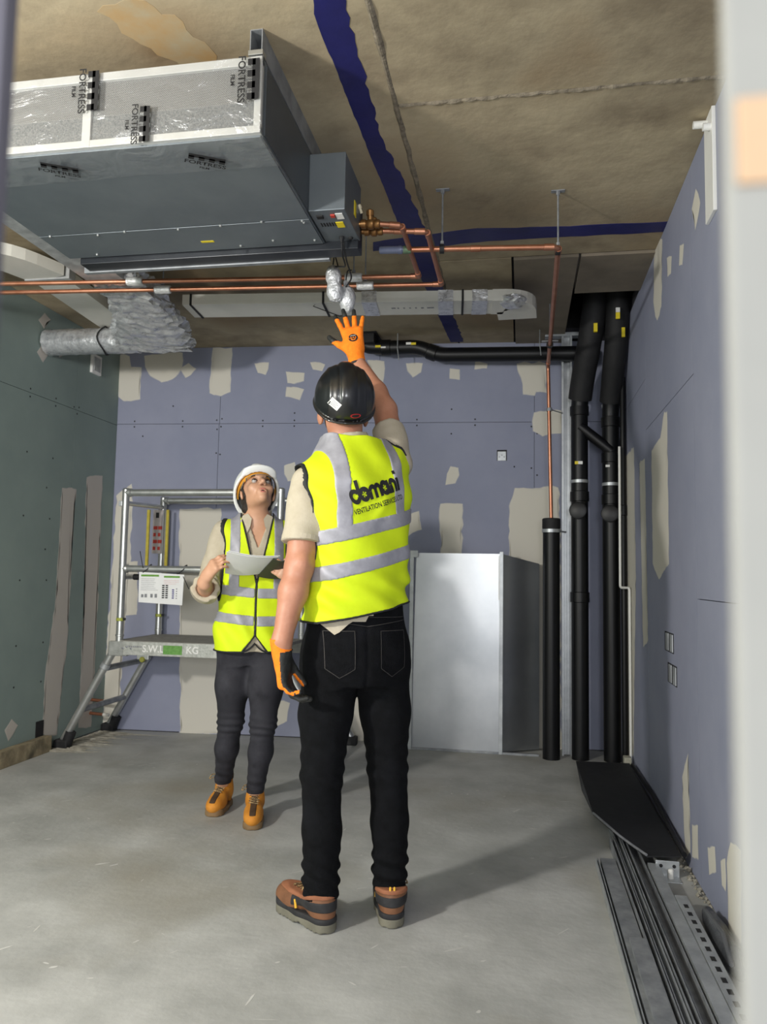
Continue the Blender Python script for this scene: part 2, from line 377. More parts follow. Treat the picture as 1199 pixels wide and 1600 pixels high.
# right wall
wr = obj('wall_right', B((XR + 0.012, 0.9, 0), (XR + 0.1, 5.7, ZC + .1)), M_backing); tag(wr, 'lilac plasterboard right wall with long filler strips', kind='structure')
boards(wr, 'right', [(0.9, 2.0, .006, 2.29), (2.0, 3.2, .006, 1.1), (2.0, 3.2, 1.1, ZC), (3.2, 4.4, .006, 2.0), (3.2, 4.4, 2.0, ZC), (4.4, 5.56, .006, 2.29), (4.4, 5.56, 2.29, ZC), (0.9, 2.0, 2.29, ZC)], M_lilac)
RIGHT_PATCHES = [[(3.18, 2.68), (3.1, 2.72), (3.04, 2.63), (3.12, 2.57)], [(4.06, 2.91), (3.84, 2.84), (3.88, 2.52), (4.01, 2.49), (4.1, 2.63)], [(3.72, 2.7), (3.61, 2.66), (3.63, 2.59), (3.71, 2.61)], [(3.42, 2.63), (3.35, 2.6), (3.38, 2.53), (3.44, 2.55)], [(5.21, 1.98), (4.86, 1.98), (4.83, 1.19), (5.0, 0.1), (5.36, 0.02)], [(4.64, 1.85), (4.45, 1.84), (4.4, 0.85), (4.56, 0.8)], [(4.21, 1.85), (3.95, 1.87), (3.84, 1.98), (3.77, 1.96), (3.77, 1.25), (4.04, 1.18), (4.21, 1.26)], [(3.53, 0.34), (3.4, 0.46), (3.39, 0.08), (3.48, 0.02)], [(3.34, 0.19), (3.25, 0.22), (3.25, 0.1), (3.35, 0.07)], [(3.08, 0.19), (2.98, 0.23), (2.97, 0.15), (3.06, 0.11)], [(2.81, 0.23), (2.76, 0.32), (2.64, 0.33), (2.67, 0.03), (2.8, 0.01)], [(2.89, 0.21), (2.83, 0.24), (2.84, 0.14), (2.88, 0.14)]]
patches(wr, 'right', RIGHT_PATCHES, MP_lilac)
# left wall
wl = obj('wall_left', B((XL - 0.1, -0.2, 0), (XL - 0.012, 5.5, ZC + .1)), M_backing); tag(wl, 'grey-green moisture board left wall', kind='structure')
boards(wl, 'left', [(-0.2, 1.18, .006, 2.275), (1.18, 2.38, .006, 2.275), (2.38, 3.58, .006, 2.275), (3.58, 4.78, .006, 2.275), (4.78, 5.36, .006, 2.275), (-0.2, 2.4, 2.275, ZC), (2.4, 4.78, 2.275, ZC), (4.78, 5.36, 2.275, ZC)], M_green)
LEFT_PATCHES = [[(4.67, 1.72), (4.83, 1.72), (4.82, 1.3), (4.82, 0.69), (4.75, 0.08), (4.6, 0.11), (4.6, 0.5), (4.67, 1.0)], [(4.96, 1.83), (5.16, 1.86), (5.18, 0.67), (5.17, 0.05), (5.02, 0.08), (5.0, 0.99)], [(4.32, 2.55), (4.37, 2.61), (4.43, 2.57), (4.39, 2.51)], [(4.53, 2.68), (4.6, 2.72), (4.61, 2.62), (4.56, 2.59)], [(4.22, 0.21), (4.28, 0.26), (4.34, 0.21), (4.26, 0.14)], [(4.32, 2.76), (4.38, 2.82), (4.44, 2.8), (4.38, 2.72)]]
patches(wl, 'left', LEFT_PATCHES, MP_green)
screws(wl, 'left', [(y, z) for y in (4.28, 4.55) for z in (2.3, 2.25, 1.9, 1.5, 1.1, 0.7, 0.45)] + [(4.76, 2.29), (4.80, 2.25), (4.82, 2.3), (4.5, 1.7), (4.52, 1.3)])
# timber sole plate at the foot of the left wall
tb = obj('baseboard_left', B((XL, -0.2, 0.0), (XL + 0.055, 4.62, 0.10), 0.004), M_timber); tag(tb, 'rough timber sole plate along the left wall', kind='structure')
tag(obj('socket_cutout', B((XL - 0.002, 4.52, 0.10), (XL + 0.004, 4.60, 0.20)), M_blk, wl), 'small black cut-out low in the board')
# doorway edges close to the camera
j1 = obj('trim_2', B((0.0515, 0.200, -0.1), (0.30, 0.206, 2.9), 0.0015), mat('white_door_lining', (146, 146, 141), (158, 158, 152), 6, 0.7)); tag(j1, 'white door lining close up on the right edge', kind='structure')
obj('timber_packer', B((0.0535, 0.1985, 1.270), (0.09, 0.2002, 1.293), 0.001), mat('pale_timber', (196, 164, 130), (206, 176, 144), 8, 0.7), j1)
j2 = obj('trim_3', B((-0.32, 0.30, -0.1), (-0.2375, 0.31, 2.9), 0.002), mat('dark_grey_frame', (92, 90, 100), (100, 98, 108), 6, 0.6)); tag(j2, 'dark grey door frame edge at the far left', kind='structure')
# ------------------------------------------------------------------ ceiling fan coil unit
def perforated(name):
    m = bpy.data.materials.new(name); m.use_nodes = True
    nt = m.node_tree; N = nt.nodes; L = nt.links; b = N['Principled BSDF']
    b.inputs['Roughness'].default_value = 0.5; b.inputs['Metallic'].default_value = 0.2
    tc = N.new('ShaderNodeTexCoord'); mp = N.new('ShaderNodeMapping'); mp.inputs['Rotation'].default_value = (math.radians(90), 0, 0)
    L.new(tc.outputs['Object'], mp.inputs['Vector'])
    br = N.new('ShaderNodeTexBrick'); br.inputs['Scale'].default_value = 70; br.inputs['Mortar Size'].default_value = 0.028
    br.inputs['Color1'].default_value = lin((58, 60, 62)); br.inputs['Color2'].default_value = lin((70, 72, 74)); br.inputs['Mortar'].default_value = lin((172, 172, 168))
    br.inputs['Brick Width'].default_value = 0.5; br.inputs['Row Height'].default_value = 0.25
    L.new(mp.outputs[0], br.inputs['Vector']); L.new(br.outputs['Color'], b.inputs['Base Color'])
    return m
FC = (-1.375, 2.56, 2.53)
fcu = empty('fan_coil_unit', FC)
tag(fcu, 'large grey ceiling fan coil unit with wrapped mesh front, hung at upper left', 'air unit')
def P(name, bm, m, parent=None, base=FC, sm=False):
    """part of a thing: geometry given in world coordinates, stored relative to the thing's base"""
    o = obj(name, bm, m, parent, smooth=False)
    o.data.transform(Matrix.Translation(-Vector(base)))
    if sm: auto_smooth(o, 40)
    return o
X0, X1, Y0, Y1, Z0, Z1 = -1.95, -0.80, 2.17, 2.97, 2.53, 2.78
P('casing', B((X0, Y0 + 0.012, Z0), (X1, Y1, Z1), 0.003), M_unit, fcu)
P('bottom_panel', B((X0 + .004, Y0 + .01, Z0 - .006), (X1 - .004, 2.735, Z0 + .001), 0.001), M_unit, fcu)
P('bottom_panel', B((X0 + .004, 2.741, Z0 - .006), (X1 - .004, Y1 - .012, Z0 + .001), 0.001), M_unit, fcu)
fr = P('front_frame', B((X0, Y0 - .006, Z1 - .028), (X1, Y0 + .014, Z1), 0.002), M_unit_lt, fcu)
for lo, hi in (((X0, Y0 - .006, Z0), (X1, Y0 + .014, Z0 + .024)), ((X1 - .022, Y0 - .007, Z0), (X1, Y0 + .014, Z1)), ((-1.405, Y0 - .007, Z0), (-1.375, Y0 + .014, Z1)), ((X0, Y0 - .007, Z0), (X0 + .022, Y0 + .014, Z1))):
    P('frame_bar', B(lo, hi, 0.002), M_unit_lt, fr)
M_perf = perforated('perforated_grille')
for a, b in ((X0 + .02, -1.40), (-1.38, X1 - .02)):
    g = P('mesh_grille', B((a, Y0 + .003, Z0 + .02), (b, Y0 + .008, Z1 - .025)), M_perf, fcu)
    P('coil_shadow_strip', B((a, Y0 + .0005, Z0 + .024), (b, Y0 + .0025, Z0 + .105)), mat('shaded_mesh', (84, 88, 90), (124, 126, 126), 240, 0.5, 0.3), g)  # strip coloured darker for the coil's shade on the lower mesh
P('side_lining', B((X1 - .001, Y0 + .03, Z0 + .01), (X1 + .004, 2.71, Z1 - .01), .001), mat('dark_unit_side', (78, 84, 90), (88, 94, 99), 3, .4, .4), fcu)
# screws under the panels
for x, y in [(X0 + .05 + .18 * i + random.uniform(-.03, .03), 2.738 + random.uniform(-.016, .016)) for i in range(7)] + [(-1.0, 2.9), (-1.8, 2.93), (-1.15, 2.93), (-.83, 2.76), (-.83, 2.92)]:
    P('screw', lathe(bmesh.new(), (x, y, Z0 - .012), (0, 0, 1), [(0, .003), (.003, .0055), (.008, .006)], 8), M_alu, fcu)
P('warning_label', B((-1.30, 2.868, Z0 - .0072), (-1.245, 2.882, Z0 - .0058)), M_yellow, fcu)
P('discharge_collar', B((X0 + .05, Y1 - .004, Z0 - .03), (-0.66, Y1 + .075, Z0 + .17), .002), mat('black_collar', (30, 33, 38), (44, 47, 52), 6, .35, .3), fcu)
P('collar_flange', B((X0 + .02, Y1 + .075, Z0 - .036), (-0.80, Y1 + .10, Z0 + .18), .002), M_galv_dk, fcu)
# control box on the side
cb = P('control_box', B((X1 + .004, 2.70, Z0 + .005), (-0.655, 2.98, Z1 - .02), .003), M_unit, fcu)
P('cable_entry', B((-.775, 2.735, Z0 + .0), (-.75, 2.76, Z0 + .008), .001), M_blk, cb)
P('rocker_switch', B((-.72, 2.735, Z0 + .0), (-.703, 2.755, Z0 + .008), .001), M_red, cb)
P('spec_label', B((-.70, 2.73, Z0 + .003), (-.672, 2.775, Z0 + .006)), M_white, cb)
P('hazard_label', B((-.715, 2.80, Z0 + .003), (-.685, 2.845, Z0 + .006)), M_yellow, cb)
for i in range(6): P('vent_slot', B((-.775 + i * .011, 2.80, Z0 + .0035), (-.770 + i * .011, 2.83, Z0 + .006)), M_blk, cb)
P('cable_gland', lathe(bmesh.new(), (-.72, 2.93, Z0 + .01), (0, 0, -1), [(0, .011), (.012, .011), (.02, .007), (.03, .005)], 10), M_blk, cb)
P('cable_gland', lathe(bmesh.new(), (-.685, 2.94, Z0 + .01), (0, 0, -1), [(0, .01), (.01, .01), (.014, .006)], 10), M_blk, cb)
P('cable', T([(-.72, 2.93, Z0 - .01), (-.722, 2.95, Z0 - .06), (-.74, 3.1, Z0 - .05), (-.83, 3.28, Z0 + .03)], .0035, 8, .05), M_blk, cb, sm=True)
P('cable', T([(-.715, 2.93, Z0 - .01), (-.712, 2.98, Z0 - .07), (-.735, 3.2, Z0 - .06), (-.80, 3.34, Z0 - .05)], .0035, 8, .05), M_blk, cb, sm=True)
P('side_hazard_label', B((-.656, 2.86, Z0 + .06), (-.653, 2.89, Z0 + .12)), M_yellow, cb)
# protective film pulled over the mesh and the underside, with printed lettering
def film_material():
    m = bpy.data.materials.new('clear_film'); m.use_nodes = True
    nt = m.node_tree; N = nt.nodes; L = nt.links
    N.remove(N['Principled BSDF']); out = N['Material Output']
    tr = N.new('ShaderNodeBsdfTransparent'); gl = N.new('ShaderNodeBsdfGlossy'); gl.inputs['Roughness'].default_value = 0.14
    df = N.new('ShaderNodeBsdfDiffuse'); df.inputs['Color'].default_value = (0.85, 0.87, 0.88, 1)
    tc = N.new('ShaderNodeTexCoord'); nz = N.new('ShaderNodeTexNoise'); nz.inputs['Scale'].default_value = 7; nz.inputs['Detail'].default_value = 6
    nz.inputs['Distortion'].default_value = 1.5
    L.new(tc.outputs['Object'], nz.inputs['Vector'])
    bp = N.new('ShaderNodeBump'); bp.inputs['Strength'].default_value = 0.9; bp.inputs['Distance'].default_value = 0.03
    L.new(nz.outputs['Fac'], bp.inputs['Height'])
    for s in (gl, df): L.new(bp.outputs[0], s.inputs['Normal'])
    a = N.new('ShaderNodeMixShader'); a.inputs[0].default_value = 0.5; L.new(gl.outputs[0], a.inputs[1]); L.new(df.outputs[0], a.inputs[2])
    b = N.new('ShaderNodeMixShader'); b.inputs[0].default_value = 0.10; L.new(tr.outputs[0], b.inputs[1]); L.new(a.outputs[0], b.inputs[2])
    L.new(b.outputs[0], out.inputs['Surface'])
    return m
M_film = film_material()
def film(x0, x1, nx, path, amp):
    bm = bmesh.new(); rows = []
    for i in range(nx + 1):
        u = i / nx; x = x0 + (x1 - x0) * u; row = []
        for j, (y, z) in enumerate(path):
            q = amp * (math.sin(9 * u + j * 1.7) * .5 + math.sin(23 * u + j * 2.9) * .35 + random.uniform(-.3, .3))
            row.append(bm.verts.new((x, y + q * .4, z + q)))
        rows.append(row)
    for a, b in zip(rows, rows[1:]):
        for j in range(len(path) - 1): bm.faces.new((a[j], a[j + 1], b[j + 1], b[j]))
    return bm
fw = P('plastic_film', film(X0, X1 + .006, 46, [(2.158, 2.775), (2.157, 2.70), (2.157, 2.63), (2.156, 2.56), (2.162, 2.528), (2.185, 2.517), (2.23, 2.516), (2.28, 2.516), (2.325, 2.518), (2.345, 2.522)], .0035), M_film, fcu, sm=True)
tag(fw, 'clear printed protective film')
def film_text(o, xd, yd, s, rot=0.0):
    xd = Vector(xd).normalized(); yd = Vector(yd).normalized()
    if rot:
        q = Matrix.Rotation(rot, 3, xd.cross(yd)); xd = q @ xd; yd = q @ yd
    o = Vector(o)
    for body, sz, off in (('FORTRESS', s, 0), ('FILM', s * .55, -s * .85)):
        t = place_text('film_lettering', body, sz, M_ink, o + yd * off, xd, yd, fw, bold=s * .02)
        t.data.transform(Matrix.Translation(-Vector(FC)))
    # castle-like block mark printed above the name
    bm = bmesh.new(); h = s * .75
    for k in range(4):
        box(bm, (-s * 1.9 + k * s * 1.1, 0, -.0002), (-s * 1.9 + k * s * 1.1 + s * .62, h, .0002))
    box(bm, (-s * 1.9, h * .6, -.0002), (s * 2.0, h * 1.5, .0002))
    z = xd.cross(yd); c = o + yd * s * .6
    bm.transform(Matrix(((xd.x, yd.x, z.x, c.x), (xd.y, yd.y, z.y, c.y), (xd.z, yd.z, z.z, c.z), (0, 0, 0, 1))))
    P('film_mark', bm, M_ink, fw)
film_text((-1.215, 2.1505, 2.585), (0, 0, -1), (1, 0, 0), .030)
film_text((-.862, 2.1515, 2.70), (0, 0, -1), (1, 0, 0), .034)
film_text((-1.405, 2.1515, 2.715), (0, 0, -1), (1, 0, 0), .034)
film_text((-1.545, 2.265, 2.511), (.9, .5, 0), (.5, -.9, 0), .030)
film_text((-1.03, 2.285, 2.511), (.9, .5, 0), (.5, -.9, 0), .030)

# slotted steel channel carrying the unit
def channel(name, lo, hi, label, slots=True):
    t = empty(name, lo); tag(t, label, 'steel channel')
    bm = bmesh.new(); wd = .041; h = hi[2] - lo[2]; th = .003
    prof = [(-wd / 2, 0), (-wd / 2, h), (wd / 2, h), (wd / 2, 0), (wd / 2 - .011, 0), (wd / 2 - .011, .006), (wd / 2 - th, .006), (wd / 2 - th, h - th), (-wd / 2 + th, h - th), (-wd / 2 + th, .006), (-wd / 2 + .011, .006), (-wd / 2 + .011, 0)]
    a = [bm.verts.new((lo[0] + x, lo[1], lo[2] + z)) for x, z in prof]; b = [bm.verts.new((lo[0] + x, hi[1], lo[2] + z)) for x, z in prof]
    n = len(prof)
    for i in range(n): bm.faces.new((a[i], a[(i + 1) % n], b[(i + 1) % n], b[i]))
    bm.faces.new(a[::-1]); bm.faces.new(b)
    bmesh.ops.recalc_face_normals(bm, faces=bm.faces[:])
    P('channel', bm, M_galv_dk, t, lo)
    P('end_clip', B((lo[0] - .024, lo[1] - .004, lo[2] - .004), (lo[0] + .024, lo[1] + .03, lo[2] + .012), .001), M_alu, t, lo)
    P('bolt', lathe(bmesh.new(), (lo[0], lo[1] + .09, lo[2] - .03), (0, 0, 1), [(0, .004), (.012, .004), (.012, .009), (.02, .009), (.02, .005), (.034, .005)], 8), M_alu, t, lo)
    P('bolt', lathe(bmesh.new(), (lo[0], hi[1] - .09, lo[2] - .03), (0, 0, 1), [(0, .004), (.012, .004), (.012, .009), (.02, .009), (.02, .005), (.034, .005)], 8), M_alu, t, lo)
    return t
channel('strut_channel', (-.822, 2.165, 2.788), (-.822, 2.99, 2.87), 'dark steel channel fixed to the ceiling along the unit right side')
channel('strut_channel', (-1.90, 2.165, 2.788), (-1.90, 2.99, 2.87), 'dark steel channel above the left end of the unit')

# ------------------------------------------------------------------ copper pipework
def thing_mesh(name, bm, m, base, label, cat, group=None, sm=True):
    o = obj(name, bm, m); rel(o, base); tag(o, label, cat, group)
    if sm: auto_smooth(o, 40)
    return o
def couplings(t, base, spots, r=.0138, m=None):
    for p, ax in spots:
        P('coupling', lathe(bmesh.new(), Vector(p) - Vector(ax).normalized() * .022, ax, [(0, r * .93), (.001, r), (.043, r), (.044, r * .93)], 14), m or M_copper, t, base, True)
# pipe pair: nearer and further one
def pipe_run(name, pts, r, label, rr, spots, base, extra=None):
    t = empty(name, base); tag(t, label, 'pipe')
    P('pipe', T(pts, r, 14, rr), M_copper, t, base, True)
    couplings(t, base, spots, r * 1.22)
    return t
ZP = 2.60
pa = [(-3.03, 3.325, ZP), (-.486, 3.54, ZP), (-.486, 3.0, ZP), (-.60, 2.968, ZP)]
ta = pipe_run('copper_pipe', pa, .0112, 'nearer copper pipe of the pair crossing under the unit', .03, [((-.505, 3.538, ZP), (1, .08, 0)), ((-.486, 3.515, ZP), (0, 1, 0)), ((-.486, 3.03, ZP), (0, 1, 0)), ((-.515, 2.993, ZP), (1, .3, 0))], pa[1])
pb = [(-3.03, 3.443, ZP), (-.389, 3.655, ZP), (-.389, 3.07, ZP), (-.60, 3.035, ZP)]
tb2 = pipe_run('copper_pipe', pb, .0112, 'farther copper pipe of the pair, ending at an outer elbow', .03, [((-.41, 3.652, ZP), (1, .08, 0)), ((-.389, 3.63, ZP), (0, 1, 0)), ((-.389, 3.10, ZP), (0, 1, 0)), ((-.42, 3.065, ZP), (1, .17, 0)), ((-.505, 3.051, ZP), (1, .17, 0))], pb[1])
# pipe clamps with foil tape and stub insulation
for k, (x, y, lab) in enumerate([(-1.89, 3.421, 'white taped clamp on the nearer copper pipe by the duct'), (-1.80, 3.541, 'white taped clamp on the farther copper pipe by the duct'), (-.80, 3.513, 'white taped clamp on the nearer copper pipe above the raised glove'), (-.765, 3.622, 'white taped clamp on the farther copper pipe above the raised glove')]):
    t = empty('pipe_clamp', (x, y, ZP)); tag(t, lab, 'clamp', 'taped pipe clamps')
    ax = Vector((1, .085, 0)).normalized()
    P('tape_wrap', lathe(bmesh.new(), Vector((x, y, ZP)) - ax * .042, ax, [(0, .017), (.004, .021), (.04, .022), (.08, .021), (.084, .017)], 16), mat('wrinkled_white_tape', (196, 198, 198), (222, 223, 222), 40, .35, .25, bump=.5, bscale=60), t, (x, y, ZP), True)
    P('hanger_rod', T([(x, y, ZP + .02), (x, y, ZC)], .0035, 8), M_galv_dk, t, (x, y, ZP), True)
    P('rod_nut', lathe(bmesh.new(), (x, y, ZP + .022), (0, 0, 1), [(0, .009), (.014, .009)], 6), M_galv_dk, t, (x, y, ZP))
# brass valve set at the unit
vb = (-.63, 3.0, ZP); vt = empty('valve_set', vb); tag(vt, 'brass valve pair joining copper pipes to the unit control box', 'valve')
for yy in (2.965, 3.033):
    P('valve_body', lathe(bmesh.new(), (-.66, yy, ZP), (1, .1, 0), [(0, .013), (.012, .013), (.012, .019), (.03, .019), (.034, .015), (.045, .022), (.06, .022), (.066, .015), (.072, .018), (.085, .018), (.09, .013)], 12), M_brass, vt, vb, True)
    P('valve_stem', lathe(bmesh.new(), (-.61, yy, ZP), (0, -.2, 1), [(0, .012), (.03, .012), (.03, .016), (.05, .016), (.055, .009)], 10), M_brass, vt, vb, True)
P('bleed_screw', lathe(bmesh.new(), (-.645, 2.955, ZP + .04), (-.3, -.4, 1), [(0, .006), (.02, .006), (.02, .009), (.035, .008)], 10), mat('cream_cap', (210, 200, 170), None, 5, .5), vt, vb)
# two foil-bagged actuators hanging below
for (bx, by, bz, pr, lab) in [(-.85, 3.30, 2.575, [(0, .006), (.01, .02), (.03, .034), (.06, .036), (.085, .029), (.11, .036), (.14, .036), (.165, .024), (.172, .006)], 'knobbly clear-bagged valve actuator hanging under the unit, the higher one'), (-.80, 3.35, 2.515, [(0, .008), (.02, .012), (.035, .03), (.07, .04), (.10, .038), (.13, .028), (.145, .01)], 'pear-shaped clear-bagged valve actuator hanging lowest above the glove')]:
    t = empty('bagged_actuator', (bx, by, bz)); tag(t, lab, 'actuator', 'bagged actuators')
    bm = lathe(bmesh.new(), (bx, by, bz), (0.1, 0, -1), pr, 20)
    for v in bm.verts: v.co += Vector((random.uniform(-.003, .003), random.uniform(-.003, .003), random.uniform(-.003, .003)))
    P('bag', bm, mat('crumpled_clear_bag', (186, 188, 190), (224, 225, 226), 40, .25, .3, bump=.8, bscale=50), t, (bx, by, bz), True)
    P('tie', T([(bx, by, bz - .005), (bx + .01, by - .01, bz + .05), (bx + .03, by - .02, Z0 + .03)], .003, 8, .02), M_blk, t, (bx, by, bz))
# single pipe that runs right, turns to the back wall and drops into the black stub
pc = [(-.50, 3.235, ZP), (.155, 3.297, ZP), (.175, 5.19, ZP), (.198, 5.215, 1.50)]
tc_ = empty('copper_pipe', (.155, 3.297, ZP)); tag(tc_, 'single copper pipe turning to the back wall and dropping into a black stub', 'pipe')
P('pipe', T(pc, .0125, 14, .035), M_copper, tc_, (.155, 3.297, ZP), True)
couplings(tc_, (.155, 3.297, ZP), [((.115, 3.293, ZP), (1, .09, 0)), ((.156, 3.335, ZP), (0, 1, 0)), ((-.20, 3.264, ZP), (1, .09, 0)), ((.174, 5.13, ZP), (0, 1, 0))], .015)
P('blue_hose_end', lathe(bmesh.new(), (-.62, 3.224, ZP), (1, .09, 0), [(0, .014), (.005, .0165), (.08, .0165), (.085, .0185), (.10, .0185), (.102, .0145), (.13, .0145)], 14), mat('pale_blue_hose', (116, 124, 152), (134, 142, 166), 8, .4, .2), tc_, (.155, 3.297, ZP), True)
P('green_ring', lathe(bmesh.new(), (-.515, 3.234, ZP), (1, .09, 0), [(0, .0165), (.004, .018), (.03, .018), (.034, .0165)], 14), mat('green_fitting', (96, 122, 96), (120, 146, 116), 30, .5, .3), tc_, (.155, 3.297, ZP), True)
for x, y, lab in ((-.345, 3.247, 'threaded drop rod and clip nearer the navy stripe'), (.155, 3.33, 'threaded drop rod and clip at the copper elbow')):
    t = empty('drop_rod', (x, y, ZC)); tag(t, lab, 'pipe hanger', 'threaded drop rods')
    P('rod', T([(x, y, ZC), (x, y, ZP + .015)], .004, 8), M_galv_dk, t, (x, y, ZC), True)
    P('ceiling_plate', B((x - .03, y - .012, ZC - .004), (x + .03, y + .012, ZC), .001), M_galv_dk, t, (x, y, ZC))
    P('nut', lathe(bmesh.new(), (x, y, ZC - .02), (0, 0, 1), [(0, .009), (.016, .009)], 6), M_galv_dk, t, (x, y, ZC))
    P('clip', lathe(bmesh.new(), (x - .011, y, ZP), (1, .09, 0), [(0, .0155), (.0, .0205), (.02, .0205), (.02, .0155)], 16), M_blk, t, (x, y, ZC), True)
    P('nut', lathe(bmesh.new(), (x, y, ZP + .02), (0, 0, 1), [(0, .008), (.014, .008)], 6), M_galv, t, (x, y, ZC))
tcl = empty('pipe_bracket', (.186, 5.20, 2.30)); tag(tcl, 'small clip holding the vertical copper pipe to the steel stud', 'clip')
P('clip', lathe(bmesh.new(), (.183, 5.20, 2.29), (0, 0, 1), [(0, .013), (0, .02), (.02, .02), (.02, .013)], 16), M_galv_dk, tcl, (.186, 5.20, 2.30), True)
P('arm', T([(.2, 5.21, 2.30), (.275, 5.32, 2.30)], .004, 8), M_galv, tcl, (.186, 5.20, 2.30))
tcl = empty('pipe_bracket', (.17, 4.72, ZP)); tag(tcl, 'dark clip on the copper pipe in front of the black drain pipe', 'clip')
P('clip', lathe(bmesh.new(), (.1695, 4.71, ZP), (0, 1, 0), [(0, .013), (0, .021), (.02, .021), (.02, .013)], 16), M_blk, tcl, (.17, 4.72, ZP), True)
P('rod', T([(.17, 4.72, ZP + .02), (.17, 4.72, ZC - .012)], .004, 8), M_galv_dk, tcl, (.17, 4.72, ZP))
P('saddle', B((.12, 4.705, ZP + .018), (.22, 4.735, ZP + .024), .001), M_galv_dk, tcl, (.17, 4.72, ZP))

# ------------------------------------------------------------------ white flat ducting
fb = (-1.0, 4.18, 2.70); fd = empty('flat_duct', fb); tag(fd, 'long white flat ventilation duct below the ceiling above the glove', 'duct')
fpath = [(-1.94, 4.15, 2.735), (-.16, 4.305, 2.735)]
rp = [(-.11, -.03), (.11, -.03), (.11, .03), (-.11, .03)]
P('duct', sweep(bmesh.new(), fpath, [(x, z) for x, z in rp], ref=Vector((0, 0, 1))), M_pvc, fd, fb)
# rounded end bend turning back toward the wall
P('end_bend', sweep(bmesh.new(), bend([(-.17, 4.304, 2.735), (-.035, 4.316, 2.735), (-.025, 4.52, 2.735)], .12), [(-.112, -.033), (.112, -.033), (.112, .033), (-.112, .033)], ref=Vector((0, 0, 1))), M_pvc, fd, fb)
bm = bmesh.new(); bmesh.ops.create_icosphere(bm, subdivisions=3, radius=1)
for v in bm.verts:
    n = v.co.normalized(); v.co = Vector((n.x * .075, n.y * .09, n.z * .03)) * (1 + random.uniform(-.1, .1)) + Vector((-.05, 4.25, 2.712))
P('foil_crumple', bm, M_foil, fd, fb)
def band(p0, wd, m, grow, name, lab=None):
    x, y = p0; t = Vector((1, .0868, 0)).normalized()
    o = P(name, sweep(bmesh.new(), [Vector((x, y, 2.735)) - t * wd / 2, Vector((x, y, 2.735)) + t * wd / 2], [(a * (1 + grow * .03), b * (1 + grow * .1)) for a, b in rp], ref=Vector((0, 0, 1))), m, fd, fb)
    if lab: tag(o, lab)
    return o
for x in (-.86, -.43, -.24): band((x, 4.245 + .0868 * (x + .86)), .085, M_foil, 1, 'foil_tape')
for x in (-1.89, -1.12, -.335): band((x, 4.245 + .0868 * (x + .86)), .012, M_blk, 1.6, 'hanging_strap')
for i, wd in enumerate((.03, .012, .012, .012, .012, .02, .05)):
    x = -.74 + i * .034
    P('duct_print', B((x, 4.18 + .0868 * (x + .86) + .05, 2.7042), (x + wd * .8, 4.18 + .0868 * (x + .86) + .07, 2.7046)), M_grey_ink, fd, fb)
P('wire_hanger', T([(-1.15, 4.2, 2.76), (-1.17, 4.12, 2.69), (-1.06, 4.3, 2.69), (-1.0, 4.6, 2.80)], .003, 6), M_blk, fd, fb)
# left duct with elbow
lb = (-2.55, 3.6, 2.72); ld = empty('flat_duct', lb); tag(ld, 'white flat duct elbow near the left wall, running back', 'duct')
P('elbow', sweep(bmesh.new(), bend([(-3.02, 3.30, 2.75), (-2.60, 3.33, 2.75), (-2.50, 3.62, 2.75)], .2), [(-.12, -.03), (.12, -.03), (.12, .03), (-.12, .03)], ref=Vector((0, 0, 1))), M_pvc, ld, lb)
P('spigot', B((-2.632, 3.60, 2.712), (-2.368, 3.66, 2.788), .004), mat('grey_connector', (150, 152, 152), (166, 168, 168), 20, .5), ld, lb)
P('duct', sweep(bmesh.new(), [(-2.50, 3.62, 2.75), (-2.56, 4.5, 2.75)], [(-.105, -.03), (.105, -.03), (.105, .03), (-.105, .03)], ref=Vector((0, 0, 1))), M_pvc, ld, lb)

# ------------------------------------------------------------------ foil-wrapped ducts
def foil_duct(bm, path, sizes, seed, crumple=.008, n=28):
    rnd = random.Random(seed); pts = [Vector(p) for p in path]; dense = []; sz = []
    for i in range(len(pts) - 1):
        k = max(2, int((pts[i + 1] - pts[i]).length / .03))
        for j in range(k):
            t = j / k; dense.append(pts[i].lerp(pts[i + 1], t)); sz.append((sizes[i][0] * (1 - t) + sizes[i + 1][0] * t, sizes[i][1] * (1 - t) + sizes[i + 1][1] * t, sizes[i][2] * (1 - t) + sizes[i + 1][2] * t))
    dense.append(pts[-1]); sz.append(sizes[-1])
    for _ in range(3):
        dense = [dense[0]] + [(a + b * 2 + c) / 4 for a, b, c in zip(dense, dense[1:], dense[2:])] + [dense[-1]]
    rings = []
    for i, p in enumerate(dense):
        t = dense[min(i + 1, len(dense) - 1)] - dense[max(i - 1, 0)]; x, y = frame_of(t, Vector((0, 0, 1)))
        a, b, e = sz[i]; ring = []
        for k in range(n):
            an = 2 * math.pi * k / n; c, s = math.cos(an), math.sin(an)
            r = (abs(c) ** e + abs(s) ** e) ** (-1 / e)
            q = 1 + rnd.uniform(-crumple, crumple) / min(a, b)
            ring.append(bm.verts.new(p + x * (c * r * a * q) + y * (s * r * b * q)))
        rings.append(ring)
    for u, v in zip(rings, rings[1:]):
        for k in range(n): bm.faces.new((u[k], u[(k + 1) % n], v[(k + 1) % n], v[k]))
    bm.faces.new(rings[0][::-1]); bm.faces.new(rings[-1])
    return bm
db = (-2.08, 3.6, 2.55); dt = empty('foil_duct', db); tag(dt, 'silver foil-wrapped duct running back beside the unit', 'duct')
P('straight_section', sweep(bmesh.new(), [(-2.065, 2.35, 2.685), (-2.065, 3.50, 2.685)], [(-.098, -.06), (.098, -.06), (.098, .06), (-.098, .06)], ref=Vector((0, 0, 1))), mat('dull_foil', (168, 170, 172), (198, 200, 201), 18, .34, .5, bump=.25, bscale=22, rough2=.5), dt, db)
